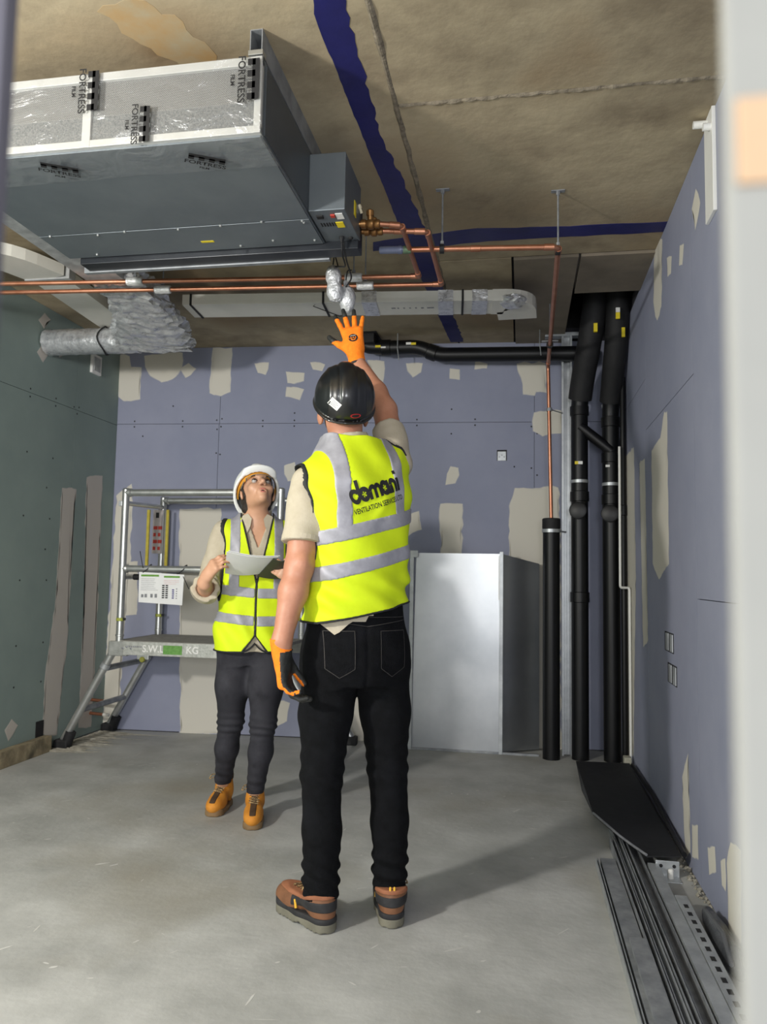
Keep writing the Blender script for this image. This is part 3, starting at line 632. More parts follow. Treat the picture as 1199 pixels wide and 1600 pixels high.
P('crumpled_section', foil_duct(bmesh.new(), [(-2.055, 3.45, 2.695), (-2.07, 3.75, 2.68), (-2.17, 4.1, 2.65), (-2.30, 4.44, 2.63)], [(.115, .066, 6), (.13, .072, 5), (.19, .075, 4), (.24, .07, 3.2)], 3, .011), M_foil, dt, db, False)
bb = (-2.75, 4.42, 2.56); bt = empty('foil_duct', bb); tag(bt, 'short round foil-wrapped duct reaching the left wall', 'duct')
P('sleeve', foil_duct(bmesh.new(), [(-3.03, 4.42, 2.635), (-2.7, 4.42, 2.635), (-2.4, 4.43, 2.63)], [(.085, .08, 2.2), (.085, .08, 2.2), (.085, .075, 2.2)], 5, .004), M_foil, bt, bb, True)
P('tie_strap', T([(-2.62 + .012 * math.cos(3 * a), 4.42 + .093 * math.cos(a), 2.635 + .088 * math.sin(a)) for a in [k * math.pi / 12 for k in range(25)]], .005, 6), M_blk, bt, bb)
wv = empty('wall_vent', (XL, 4.99, 2.62)); tag(wv, 'small white vent box high on the left wall by the corner', 'vent')
P('frame', B((XL, 4.93, 2.58), (XL + .02, 5.05, 2.72), .003), M_white, wv, (XL, 4.99, 2.62))
P('grille', B((XL + .02, 4.95, 2.60), (XL + .024, 5.03, 2.70), .001), M_galv, wv, (XL, 4.99, 2.62))

# ------------------------------------------------------------------ black drainage
def soil(name, pts, r, label, rr, collars, labels=(), bands=()):
    base = pts[0]; t = empty(name, base); tag(t, label, 'drain pipe')
    P('pipe', T(pts, r, 24, rr), M_black, t, base, True)
    for p, ax in collars: P('socket_collar', lathe(bmesh.new(), Vector(p) - Vector(ax).normalized() * .035, ax, [(0, r), (.004, r + .006), (.066, r + .006), (.07, r)], 24), M_black, t, base, True)
    for p, ax in bands: P('steel_band', lathe(bmesh.new(), Vector(p) - Vector(ax).normalized() * .01, ax, [(0, r), (0, r + .003), (.02, r + .003), (.02, r)], 24), M_galv, t, base, True)
    for lo, hi, m in labels: P('pipe_label', B(lo, hi), m, t, base)
    return t
SR_ = .056
s1 = soil('soil_stack', [(.385, 5.27, 0), (.385, 5.27, 2.38), (.43, 5.08, 2.68), (.47, 4.98, 3.3)], SR_, 'black soil stack next to the steel stud', .12,
     [((.385, 5.27, 1.72), (0, 0, 1)), ((.385, 5.27, 1.05), (0, 0, 1)), ((.385, 5.27, 2.3), (0, 0, 1))],
     [((.35, 5.205, 1.93), (.372, 5.215, 1.95), M_yellow), ((.372, 5.203, 1.93), (.40, 5.213, 1.95), M_white), ((.452, 4.945, 2.745), (.475, 4.965, 2.80), M_yellow)],
     [((.385, 5.27, 2.40), (0, 0, 1)), ((.385, 5.27, 1.82), (0, 0, 1))])
s2 = soil('soil_stack', [(.588, 5.27, 0), (.588, 5.27, 2.34), (.60, 5.05, 2.64), (.61, 4.95, 3.3)], SR_, 'black soil stack in the corner against the right wall', .12,
     [((.588, 5.27, 1.70), (0, 0, 1)), ((.588, 5.27, 1.98), (0, 0, 1)), ((.588, 5.27, 2.22), (0, 0, 1))],
     [((.58, 4.875, 2.80), (.605, 4.887, 2.84), M_yellow), ((.58, 4.872, 2.841), (.605, 4.882, 2.87), M_white), ((.622, 4.93, 2.70), (.642, 4.945, 2.76), M_yellow), ((.548, 5.207, 1.91), (.575, 5.217, 1.925), M_white)],
     [((.588, 5.27, 2.33), (0, 0, 1)), ((.588, 5.27, 1.80), (0, 0, 1))])
P('lagging', T([(.388, 5.255, 2.38), (.402, 5.20, 2.50), (.435, 5.07, 2.70), (.468, 4.99, 2.95), (.47, 4.98, 3.2)], .078, 24, .1), M_blk, s1, (.385, 5.27, 0), True)
P('lagging', T([(.588, 5.25, 2.36), (.592, 5.18, 2.48), (.600, 5.05, 2.68), (.605, 4.96, 2.92), (.605, 4.95, 3.2)], .073, 24, .1), M_blk, s2, (.588, 5.27, 0), True)
P('branch', T([(.385, 5.24, 2.19), (.588, 5.24, 2.02)], .036, 18), M_black, s1, (.385, 5.27, 0), True)
P('access_cap', lathe(bmesh.new(), (.385, 5.27, 1.62), (-.2, -1, 0), [(0, .05), (.075, .05), (.078, .057), (.095, .057), (.098, .05)], 20), M_black, s1, (.385, 5.27, 0), True)
P('access_cap', lathe(bmesh.new(), (.588, 5.27, 1.60), (-.2, -1, 0), [(0, .05), (.075, .05), (.078, .057), (.095, .057), (.098, .05)], 20), M_black, s2, (.588, 5.27, 0), True)
soil('waste_pipe', [(.655, 5.18, 0), (.655, 5.18, 2.5)], .019, 'thin black waste pipe between the soil stack and right wall', 0, [((.655, 5.18, 1.62), (0, 0, 1))])
wp = empty('white_waste_pipe', (.655, 5.02, 0.0)); tag(wp, 'thin white pipe with an elbow low on the right wall', 'pipe')
P('pipe', T([(.625, 5.12, 2.03), (.622, 5.10, 1.12), (.665, 5.0, 1.12), (.665, 5.0, .05)], .008, 10, .02), M_white, wp, (.655, 5.02, 0), True)
st = soil('soil_stub', [(.198, 5.235, 0), (.198, 5.235, 1.56)], SR_, 'short upright black pipe stub under the copper pipe', 0, [])
P('end_cap', lathe(bmesh.new(), (.198, 5.235, 1.50), (0, 0, 1), [(0, SR_), (.002, SR_ + .004), (.065, SR_ + .004), (.07, SR_ - .002)], 24), M_blk, st, (.198, 5.235, 0), True)
P('pipe_clip', lathe(bmesh.new(), (.198, 5.235, 1.475), (0, 0, 1), [(0, SR_), (0, SR_ + .006), (.022, SR_ + .006), (.022, SR_)], 24), M_galv, st, (.198, 5.235, 0), True)
P('clip_arm', T([(.25, 5.25, 1.486), (.30, 5.35, 1.486)], .005, 8), M_galv, st, (.198, 5.235, 0))
# drain along the top of the back wall
dr = soil('drain_pipe', [(-1.10, 5.27, 2.87), (-1.10, 5.27, 2.80), (-.92, 5.27, 2.785), (-.72, 5.27, 2.785), (-.58, 5.27, 2.722), (.385, 5.27, 2.70)], .05, 'black drain pipe running along the top of the back wall', .06, [((-.62, 5.27, 2.74), (1, 0, -.4)), ((-.95, 5.27, 2.787), (1, 0, 0))],
     [((-1.02, 5.215, 2.775), (-.98, 5.222, 2.79), M_yellow), ((-.98, 5.215, 2.768), (-.945, 5.222, 2.783), M_white), ((-.80, 5.213, 2.787), (-.765, 5.222, 2.803), M_white), ((-.765, 5.213, 2.784), (-.73, 5.222, 2.80), M_yellow)])
for x in (-.86, .12): P('hanger', T([(x, 5.215, 2.87), (x, 5.213, 2.76), (x + .01, 5.22, 2.68)], .004, 6), M_galv, dr, (-1.10, 5.27, 2.87))
bx = empty('drain_box', (-1.11, 5.2, 2.87)); tag(bx, 'small black ceiling sleeve above the bent drain pipe', 'sleeve')
P('sleeve', B((-1.20, 5.16, 2.80), (-1.02, 5.34, 2.87), .004), M_blk, bx, (-1.11, 5.2, 2.87)); P('rim', B((-1.22, 5.14, 2.862), (-1.0, 5.36, 2.87), .002), M_blk, bx, (-1.11, 5.2, 2.87))

# ------------------------------------------------------------------ steel stud
sb = (.305, 5.36, 0); ss = empty('steel_stud', sb); tag(ss, 'upright galvanised steel stud between the black pipes', 'stud')
P('web', B((.272, 5.385, 0), (.342, 5.388, 2.86)), M_galv, ss, sb); P('flange', B((.272, 5.34, 0), (.2735, 5.388, 2.86)), M_galv, ss, sb); P('flange', B((.3405, 5.34, 0), (.342, 5.388, 2.86)), M_galv, ss, sb)
for x in (.288, .307, .326): P('pressed_rib', B((x - .003, 5.382, 0), (x + .003, 5.386, 2.86), .001), M_galv, ss, sb)
P('lip', B((.272, 5.338, 0), (.284, 5.340, 2.86)), M_galv, ss, sb); P('lip', B((.330, 5.338, 0), (.342, 5.340, 2.86)), M_galv, ss, sb)
P('head_track', B((.16, 5.33, 2.845), (.40, 5.40, 2.87)), M_galv, ss, sb)

# ------------------------------------------------------------------ galvanised duct piece leaning at the back wall
gb = (-.4, 5.35, 0); gd = empty('duct_section', gb); tag(gd, 'large galvanised steel duct piece standing against the back wall', 'duct')
plan = [(-.735, 5.285), (-.128, 5.285), (.125, 5.445), (-.735, 5.42)]
bm = bmesh.new(); prism(bm, plan, lambda u, v, t: (u + (.02 * (t / 1.3) if u < -.5 else 0), v + .02 * (1 - t / 1.3) * 0, t - (.06 * max(0, (u + .128) / .25) if t > .5 else 0)), .012, 1.33)
P('body', bm, mat('bright_galvanised_sheet', (176, 180, 184), (194, 197, 200), 2.2, .30, .92, rough2=.42), gd, gb)
P('flange', B((-.755, 5.262, .0), (-.728, 5.292, 1.335), .002, None), M_galv, gd, gb); P('flange', B((-.142, 5.262, 0), (-.118, 5.292, 1.345), .002), M_galv, gd, gb)
P('bottom_edge', B((-.75, 5.268, 0), (.12, 5.292, .014), .001), M_galv_dk, gd, gb)
P('corner_cleat', B((-.753, 5.256, 1.30), (-.70, 5.262, 1.345), .001), M_galv, gd, gb)
sbead = bmesh.new()
for i in range(26): box(sbead, (-.151, 5.277, 1.02 + i * .0115), (-.143, 5.2845, 1.027 + i * .0115), .001)
P('sealant_bead', sbead, M_pvc, gd, gb)
# ------------------------------------------------------------------ folding podium (access platform)
pb0 = (-2.06, 5.0, 0); pod = empty('podium_platform', pb0); tag(pod, 'aluminium folding work platform with guard rails behind the woman', 'work platform')
def pp(name, bm, m=M_alu, parent=None, sm=True): return P(name, bm, m, parent or pod, pb0, sm)
XA, XB_, YF, YR = -2.60, -1.52, 4.72, 5.27
R_ = .024
for x in (XA, XB_):
    for y in (YF, YR):
        po = pp('post', T([(x, y, .69), (x, y, 1.71)], R_, 14))
        pp('post_cap', lathe(bmesh.new(), (x, y, 1.71), (0, 0, 1), [(0, R_), (.004, R_ - .002), (.01, R_ * .6)], 14), M_alu, po)
        pp('spigot_ring', lathe(bmesh.new(), (x, y, .74), (0, 0, 1), [(0, R_), (.002, R_ + .004), (.012, R_ + .004), (.014, R_)], 14), M_alu, po)
        pp('spigot_ring', lathe(bmesh.new(), (x, y, .84), (0, 0, 1), [(0, R_), (.002, R_ + .003), (.02, R_ + .003), (.022, R_)], 14), mat('yellow_green_band', (150, 160, 60), (170, 176, 80), 8, .5), po)
        pp('spring_clip', B((x + .02, y - .012, .845), (x + .04, y - .002, .862), .001), M_blk, po, False)
for y in (YF, YR):
    pp('top_rail', T([(XA, y, 1.69), (XB_, y, 1.69)], R_, 14)); pp('mid_rail', T([(XA, y, 1.185), (XB_, y, 1.185)], R_ * .95, 14))
    pp('weld_collar', lathe(bmesh.new(), (XA + .02, y, 1.69), (1, 0, 0), [(0, R_ + .005), (.02, R_ + .005), (.024, R_)], 14)); pp('weld_collar', lathe(bmesh.new(), (XA + .02, y, 1.185), (1, 0, 0), [(0, R_ + .004), (.015, R_ + .004), (.02, R_)], 14))
for x in (XA, XB_):
    pp('side_rail', T([(x, YF, 1.62), (x, YR, 1.64)], .016, 12))
    pp('rail_hook', B((x - .045, YF - .012, 1.60), (x - .02, YF + .012, 1.635), .003), M_galv, None, False)
    pp('side_rail', T([(x, YF, 1.13), (x, YR, 1.13)], .016, 12))
pp('rail_grip', T([(XA + .03, YF + .10, 1.13), (XA + .10, YF + .10, 1.13)], .02, 12), M_blk)
# platform deck with fascia
pp('deck', B((XA - .02, YF - .02, .695), (XB_ + .02, YR + .02, .715), .002), M_deck, None, False)
fa = pp('fascia', B((XA + .05, YF - .04, .625), (XB_ - .05, YF - .022, .712), .002), mat('worn_aluminium_beam', (170, 172, 166), (194, 196, 190), 40, .5, .5, bump=.2, bscale=80), None, False)
pp('fascia', B((XA + .05, YR + .022, .625), (XB_ - .05, YR + .04, .712), .002), M_alu, None, False)
pp('load_sticker', B((-2.27, YF - .0416, .638), (-2.14, YF - .0402, .695)), mat('green_sticker', (90, 142, 62), (108, 160, 80), 60, .6), fa, False)
for s_, x in (('S.W.L', -2.34), ('KG', -2.07)):
    t = place_text('stencil_lettering', s_, .062, M_white, (x, YF - .0412, .668), (1, 0, 0), (0, 0, 1), fa, bold=.0015); t.data.transform(Matrix.Translation(-Vector(pb0)))
for i in range(9): pp('print_mark', B((-2.58 + .013 * i + .06, YF - .0412, .675), (-2.572 + .013 * i + .06, YF - .0402, .685)), M_grey_ink, fa, False)
for i, x in enumerate((-2.56, -2.535, -2.505)): pp('rivet', lathe(bmesh.new(), (x + .01, YF - .038, .668 + .01 * (i % 2)), (0, -1, 0), [(0, .008), (.004, .007), (.006, .003)], 10), M_galv_dk, fa)
pp('release_cap', lathe(bmesh.new(), (-2.41, YF - .03, .60), (0, -1, 0), [(0, .018), (.02, .018), (.024, .014)], 14), mat('olive_cap', (130, 130, 50), None, 5, .5))
pp('release_bracket', B((-2.45, YF - .04, .60), (-2.37, YF - .02, .63), .002), M_alu, None, False)
# splayed ladder legs
for sx, xt, xf in ((-1, XA - .03, -2.965), (1, XB_ + .03, -1.155)):
    for y in (YF, YR + .03):
        lg = pp('leg', T([(xt, y, .66), (xf, y, .05)], .026, 14))
        pp('hinge_plate', B((min(xt, xt + .07 * -sx) - .03, y - .03, .615), (max(xt, xt + .07 * -sx) + .03, y + .005, .71), .006), mat('cast_aluminium', (158, 160, 156), (178, 180, 176), 20, .5, .6, bump=.2, bscale=60), lg, False)
        pp('foot', B((xf - .05, y - .035, 0), (xf + .045, y + .035, .06), .012), M_rubber, lg, False)
        pp('foot', T([(xf + .02 * -sx, y, .03), (xf + .05 * -sx, y, .11)], .035, 12), M_rubber, lg)
        for k in range(3): pp('tread_rib', B((xf - .056, y - .03 + k * .024, 0.002), (xf + .03, y - .022 + k * .024, .05), .002), M_blk, lg, False)
        pp('collar', lathe(bmesh.new(), Vector((xt, y, .66)).lerp(Vector((xf, y, .05)), .16), Vector((xf - xt, 0, -.61)), [(0, .026), (.004, .031), (.035, .031), (.04, .026)], 14), M_galv, lg)
    for t_ in (.22, .67):
        p = Vector((xt, YF, .66)).lerp(Vector((xf, YF, .05)), t_)
        pp('rung', T([p, (p.x, YR + .03, p.z)], .020, 12), M_galv_dk)
for x, y, z0, z1 in ((-2.575, 5.0, 1.16, 1.60), (-2.545, 5.235, 1.16, 1.62)):
    pp('yellow_upright', B((x - .010, y - .008, z0), (x + .010, y + .008, z1), .002), mat('worn_yellow_strip', (176, 160, 50), (198, 182, 66), 20, .6), None, False)
# hanging paperwork
hs = (-2.30, 4.683, 1.19); sh = empty('hanging_sheet', hs); tag(sh, 'white printed inspection sheet hung from the platform mid rail', 'paper')
sm_ = []
P('sheet', prism(bmesh.new(), [(-2.462, 1.165), (-2.146, 1.152), (-2.152, .955), (-2.458, .968)], lambda u, v, t: (u, 4.684 - t + .006 * math.sin(9 * u), v), 0, .0012), M_paper, sh, hs)
def mark(x0, x1, z0, z1, m): P('print_block', B((x0, 4.6795, z0), (x1, 4.6805, z1)), m, sh, hs)
mark(-2.445, -2.32, 1.136, 1.148, M_green_ink); mark(-2.285, -2.175, 1.130, 1.142, M_green_ink)
rnd = random.Random(4)
for i in range(7): mark(-2.445, -2.445 + rnd.uniform(.09, .125), 1.12 - i * .012, 1.1215 - i * .012, M_grey_ink)
for i in range(3): mark(-2.285, -2.285 + rnd.uniform(.08, .11), 1.112 - i * .011, 1.1135 - i * .011, mat('pink_print', (210, 150, 150), None, 5, .7))
for i in range(7):
    for c in range(2): mark(-2.295 + c * .024, -2.278 + c * .024, 1.075 - i * .013, 1.083 - i * .013, M_ink)
for i in range(5): mark(-2.225, -2.211, 1.048 - i * .013, 1.056 - i * .013, mat('indigo_print', (70, 66, 130), None, 5, .7)); mark(-2.198, -2.190, 1.055 - i * .015, 1.062 - i * .015, M_grey_ink)
for x in (-2.44, -2.415, -2.375, -2.345): mark(x, x + .016, 1.0, 1.025 - rnd.uniform(0, .01), M_grey_ink)
for x in (-2.43, -2.18):
    P('cable_tie', T([(x + .03 * math.cos(a), 4.72 + .03 * math.sin(a) * 1.2, 1.185 + .03 * math.sin(a + .8)) for a in [k * math.pi / 8 for k in range(17)]], .003, 6), M_blk, sh, hs)
P('tie_tail', T([(-2.44, 4.69, 1.19), (-2.455, 4.67, 1.30)], .0025, 6), M_blk, sh, hs); P('tie_tail', T([(-2.16, 4.685, 1.15), (-2.10, 4.66, 1.06)], .0025, 6), M_blk, sh, hs)
hb = (-2.62, 5.25, 1.63); ht = empty('hanging_tag', hb); tag(ht, 'tall narrow white tag with red lettering on the platform back rail', 'tag')
P('card', B((-2.662, 5.238, 1.30), (-2.585, 5.241, 1.62), .001), mat('faded_tag_card', (168, 160, 158), (184, 176, 172), 14, .7), ht, hb)
for i in range(4):
    for c in range(2): P('print_block', B((-2.655 + c * .036, 5.2365, 1.325 + i * .05), (-2.635 + c * .036 + .012 * (i % 2), 5.2375, 1.35 + i * .05)), M_red, ht, hb)
P('print_block', B((-2.64, 5.2365, 1.56), (-2.615, 5.2375, 1.60)), M_ink, ht, hb)
P('string', T([(-2.62, 5.24, 1.62), (-2.61, 5.255, 1.66)], .002, 6), M_blk, ht, hb)

# ------------------------------------------------------------------ steel tracks stacked on the floor
def track(x, y0, y1, wd, h, z, m, label, open_up=True, skew=0.0, holes=False, lip=.003):
    base = (x, (y0 + y1) / 2, z); t = empty('steel_track', base); tag(t, label, 'steel track', 'steel tracks on the floor')
    s = skew
    def q(xx, yy, zz): return (xx + s * (yy - y0), yy, zz)
    bm = bmesh.new()
    if open_up: prof = [(0, 0), (wd, 0), (wd, h), (wd - lip, h), (wd - lip, lip), (lip, lip), (lip, h), (0, h)]
    else: prof = [(0, 0), (lip, 0), (lip, h - lip), (wd - lip, h - lip), (wd - lip, 0), (wd, 0), (wd, h), (0, h)]
    a = [bm.verts.new(q(x + u, y0, z + v)) for u, v in prof]; b = [bm.verts.new(q(x + u, y1, z + v)) for u, v in prof]; n = len(prof)
    for i in range(n): bm.faces.new((a[i], a[(i + 1) % n], b[(i + 1) % n], b[i]))
    bm.faces.new(a[::-1]); bm.faces.new(b); bmesh.ops.recalc_face_normals(bm, faces=bm.faces[:])
    P('section', bm, m, t, base)
    if holes:
        for i in range(int((y1 - y0 - .06) / .062)):
            yy = y0 + .05 + i * .062
            P('slot', B(q(x + wd * .32, yy, z + h - .0008), q(x + wd * .68, yy + .028, z + h + .0008)), M_ink, t, base)
    else:
        P('end_lip', B(q(x, y1 - .004, z), q(x + wd, y1 + .001, z + h * .6), .0005), m, t, base)
    return t
track(.312, 1.15, 3.36, .012, .036, 0, M_galv, 'thin upright steel strip at the floor side of the tracks', skew=-.004)
track(.332, 1.15, 3.36, .058, .034, 0, M_galv_dk, 'wide steel track lying face down nearest the open floor', open_up=False, skew=-.004)
track(.345, 1.10, 2.62, .050, .016, .0345, M_galv_dk, 'short bluish steel track stacked on the outermost wide track', open_up=False, skew=-.004)
track(.395, 1.15, 3.60, .018, .05, 0, M_galv_dk, 'narrow dark steel track beside the wide outer track', skew=-.004)
track(.418, 1.15, 3.85, .020, .045, 0, M_galv, 'narrow bright steel track, third from the open floor', skew=-.004)
track(.442, 1.15, 3.85, .018, .05, 0, M_galv_dk, 'narrow dark steel track in the middle of the bundle', skew=-.004)
track(.465, 1.15, 3.80, .036, .042, 0, M_galv_dk, 'open steel track just right of the bundle middle', skew=-.004)
track(.508, 1.15, 3.30, .040, .05, 0, M_galv, 'pale steel track with a speckled top end', open_up=False, skew=-.004)
track(.550, 1.15, 2.98, .040, .055, 0, M_galv, 'perforated steel track with square slots nearest the right wall', open_up=False, skew=-.004, holes=True)
# black sheet over the far end of the tracks
kb = (.5, 4.1, .085); ks = empty('black_sheet', kb); tag(ks, 'black plastic sheet laid over the far end of the tracks', 'sheet')
SH = [(.33, 4.88), (.64, 4.88), (.655, 4.2), (.635, 3.34), (.50, 3.33), (.42, 3.52), (.335, 3.80), (.32, 4.3)]
P('sheet', prism(bmesh.new(), SH, lambda u, v, t: (u, v, .062 + t + .012 * math.sin(5 * v + 4 * u)), 0, .006), mat('black_membrane', (15, 16, 18), (24, 25, 28), 8, .6, bump=.15, bscale=14), ks, kb)  # black sheet, base darkened further for the shadow lying on it
P('folded_edge', T([(u, v, .072 + .012 * math.sin(5 * v + 4 * u)) for u, v in [(.335, 3.80), (.37, 3.68), (.42, 3.52), (.46, 3.42), (.50, 3.33)]], .0055, 8), mat('pale_sheet_edge', (128, 130, 134), (150, 152, 156), 20, .4, .3), ks, kb)
P('side_roll', T([(.655, 4.86, .075), (.668, 4.2, .078), (.65, 3.36, .072)], .011, 10), M_black, ks, kb)
zb = (.57, 3.31, .0); zt = empty('track_bracket', zb); tag(zt, 'small grey steel bracket with two holes beside the black sheet', 'bracket')
P('plate', B((.53, 3.30, .0), (.62, 3.306, .062), .001), M_galv, zt, zb); P('plate', B((.53, 3.24, 0), (.62, 3.305, .003), .001), M_galv, zt, zb)
for x in (.55, .60): P('hole', lathe(bmesh.new(), (x, 3.2995, .043), (0, -1, 0), [(0, .007), (.001, .007)], 12), M_ink, zt, zb)
P('white_plug', lathe(bmesh.new(), (.585, 3.285, .003), (0, 0, 1), [(0, .011), (.03, .011), (.034, .008)], 12), M_white, zt, zb)
ob = (.61, 2.70, .03); ot = empty('offcut_wrap', ob); tag(ot, 'crumpled dark plastic wrap beside the perforated track', 'plastic wrap')
bm = bmesh.new(); bmesh.ops.create_icosphere(bm, subdivisions=3, radius=1)
for v in bm.verts: n = v.co.normalized(); v.co = Vector((.632 + n.x * .03, 2.70 + n.y * .24, max(0, .03 + n.z * .045))) + Vector((random.uniform(-.005, .005),) * 3) * (1 if n.z > 0 else 0)
P('wrap', bm, mat('dark_film', (48, 50, 54), (76, 78, 82), 10, .35, bump=.6, bscale=14), ot, ob, True)
P('fold', T([(.612, 2.50, .05), (.625, 2.65, .075), (.62, 2.85, .06)], .007, 8), mat('dark_film_fold', (92, 94, 98), None, 8, .35), ot, ob)
# crumbs along the wall foot
cr = bmesh.new()
for i in range(320):
    s = random.uniform(.003, .012); x = XR - random.uniform(0, .03); y = random.uniform(2.5, 5.2)
    r_ = bmesh.ops.create_icosphere(cr, subdivisions=1, radius=s)
    for v in r_['verts']: v.co = Vector((v.co.x * random.uniform(.6, 1.2), v.co.y * random.uniform(.6, 1.4), v.co.z * .7)) + Vector((x, y, s * .5))
for i in range(160):
    s = random.uniform(.003, .009); y = random.uniform(4.6, 5.28)
    r_ = bmesh.ops.create_icosphere(cr, subdivisions=1, radius=s)
    for v in r_['verts']: v.co = v.co * random.uniform(.6, 1.2) + Vector((XL + .01 + random.expovariate(14), y, s * .5))
tag(thing_mesh('plaster_crumbs', cr, mat('plaster_crumb', (132, 128, 116), (170, 166, 154), 30, .9), (0, 4, 0), 'plaster and mortar crumbs along the foot of the walls', 'rubble', sm=False), None, kind='stuff')
lm = bmesh.new(); box(lm, (.618, 4.93, 0), (.66, 5.0, .10), .006); thing_mesh('mortar_lump', lm, mat('pale_rubble', (158, 156, 140), (186, 184, 168), 30, .9, bump=.6, bscale=50), (.64, 4.96, 0), 'pale rough mortar lump at the foot of the right wall', 'rubble', sm=False)
# pale scuffs and dust spots trodden into the floor
sc_ = bmesh.new()
for i in range(190):
    x = random.uniform(-2.6, .25); y = random.uniform(1.9, 5.0); L_ = min(.05, random.expovariate(70)) + .004; a = random.gauss(.6, .5); wd = random.uniform(.002, .007)
    c, s = math.cos(a), math.sin(a); k = 7; ring = []
    for j in range(k):
        an = 2 * math.pi * j / k; u = L_ * math.cos(an) * random.uniform(.6, 1); v = wd * math.sin(an) * random.uniform(.5, 1.2)
        ring.append(sc_.verts.new((x + u * c - v * s, y + u * s + v * c, .0006)))
    sc_.faces.new(ring)
so = obj('scuff_marks', sc_, mat('pale_dust', (192, 192, 188), (204, 204, 200), 10, .9), fl); so['kind'] = 'stuff'

# ------------------------------------------------------------------ small wall fittings
kx = -.14; kb = (kx, YB(kx), 2.04); so_ = empty('back_box', kb); tag(so_, 'small open electrical back box in the lilac back wall', 'socket box')
P('opening', B((kx - .037, YB(kx) - .002, 2.003), (kx + .037, YB(kx) + .004, 2.081)), M_blk, so_, kb)
P('box', B((kx - .028, YB(kx) - .006, 2.003), (kx + .032, YB(kx) - .001, 2.07), .002), M_galv, so_, kb)
for i in range(3): P('knockout', lathe(bmesh.new(), (kx - .015 + i * .017, YB(kx) - .006, 2.03 + .012 * (i % 2)), (0, -1, 0), [(0, .006), (.001, .006)], 10), M_galv_dk, so_, kb)
for i, (y, z) in enumerate(((3.73, .885), (3.665, .745))):
    t = empty('back_box', (XR, y, z)); tag(t, ('upper' if i == 0 else 'lower') + ' pair of small metal socket boxes on the right wall', 'socket box', 'right wall socket boxes')
    P('opening', B((XR - .002, y - .05, z - .045), (XR + .004, y + .16, z + .045)), M_blk, t, (XR, y, z))
    for k in range(2): P('box', B((XR - .006, y - .04 + k * .10, z - .04), (XR - .001, y + .02 + k * .10, z + .04), .001), M_galv, t, (XR, y, z))
for z, lab in ((.245, 'upper copper stub pipe poking from the corner by the platform'), (.15, 'lower copper stub pipe poking from the corner by the platform')):
    b_ = (-2.99, 5.30, z); t = empty('copper_stub', b_); tag(t, lab, 'pipe', 'copper stubs'); P('pipe', T([(-3.04, 5.15, z), (-2.93, 5.14, z - .004)], .011, 12), M_copper, t, b_, True); P('tip', T([(-2.93, 5.14, z - .004), (-2.885, 5.138, z - .006)], .0125, 12), M_pvc, t, b_, True)
wt = empty('white_conduit', (XR, 2.84, 2.80)); tag(wt, 'white conduit ends at the top of the right wall by the door lining', 'conduit')
P('strip', B((XR - .014, 2.78, 2.48), (XR, 2.90, 2.868), .003), M_white, wt, (XR, 2.84, 2.80))
P('conduit_end', T([(XR, 2.86, 2.845), (XR - .06, 2.86, 2.845)], .014, 14), M_white, wt, (XR, 2.84, 2.80), True); P('conduit_end', T([(XR, 2.80, 2.80), (XR - .04, 2.80, 2.80)], .014, 14), M_white, wt, (XR, 2.84, 2.80), True)
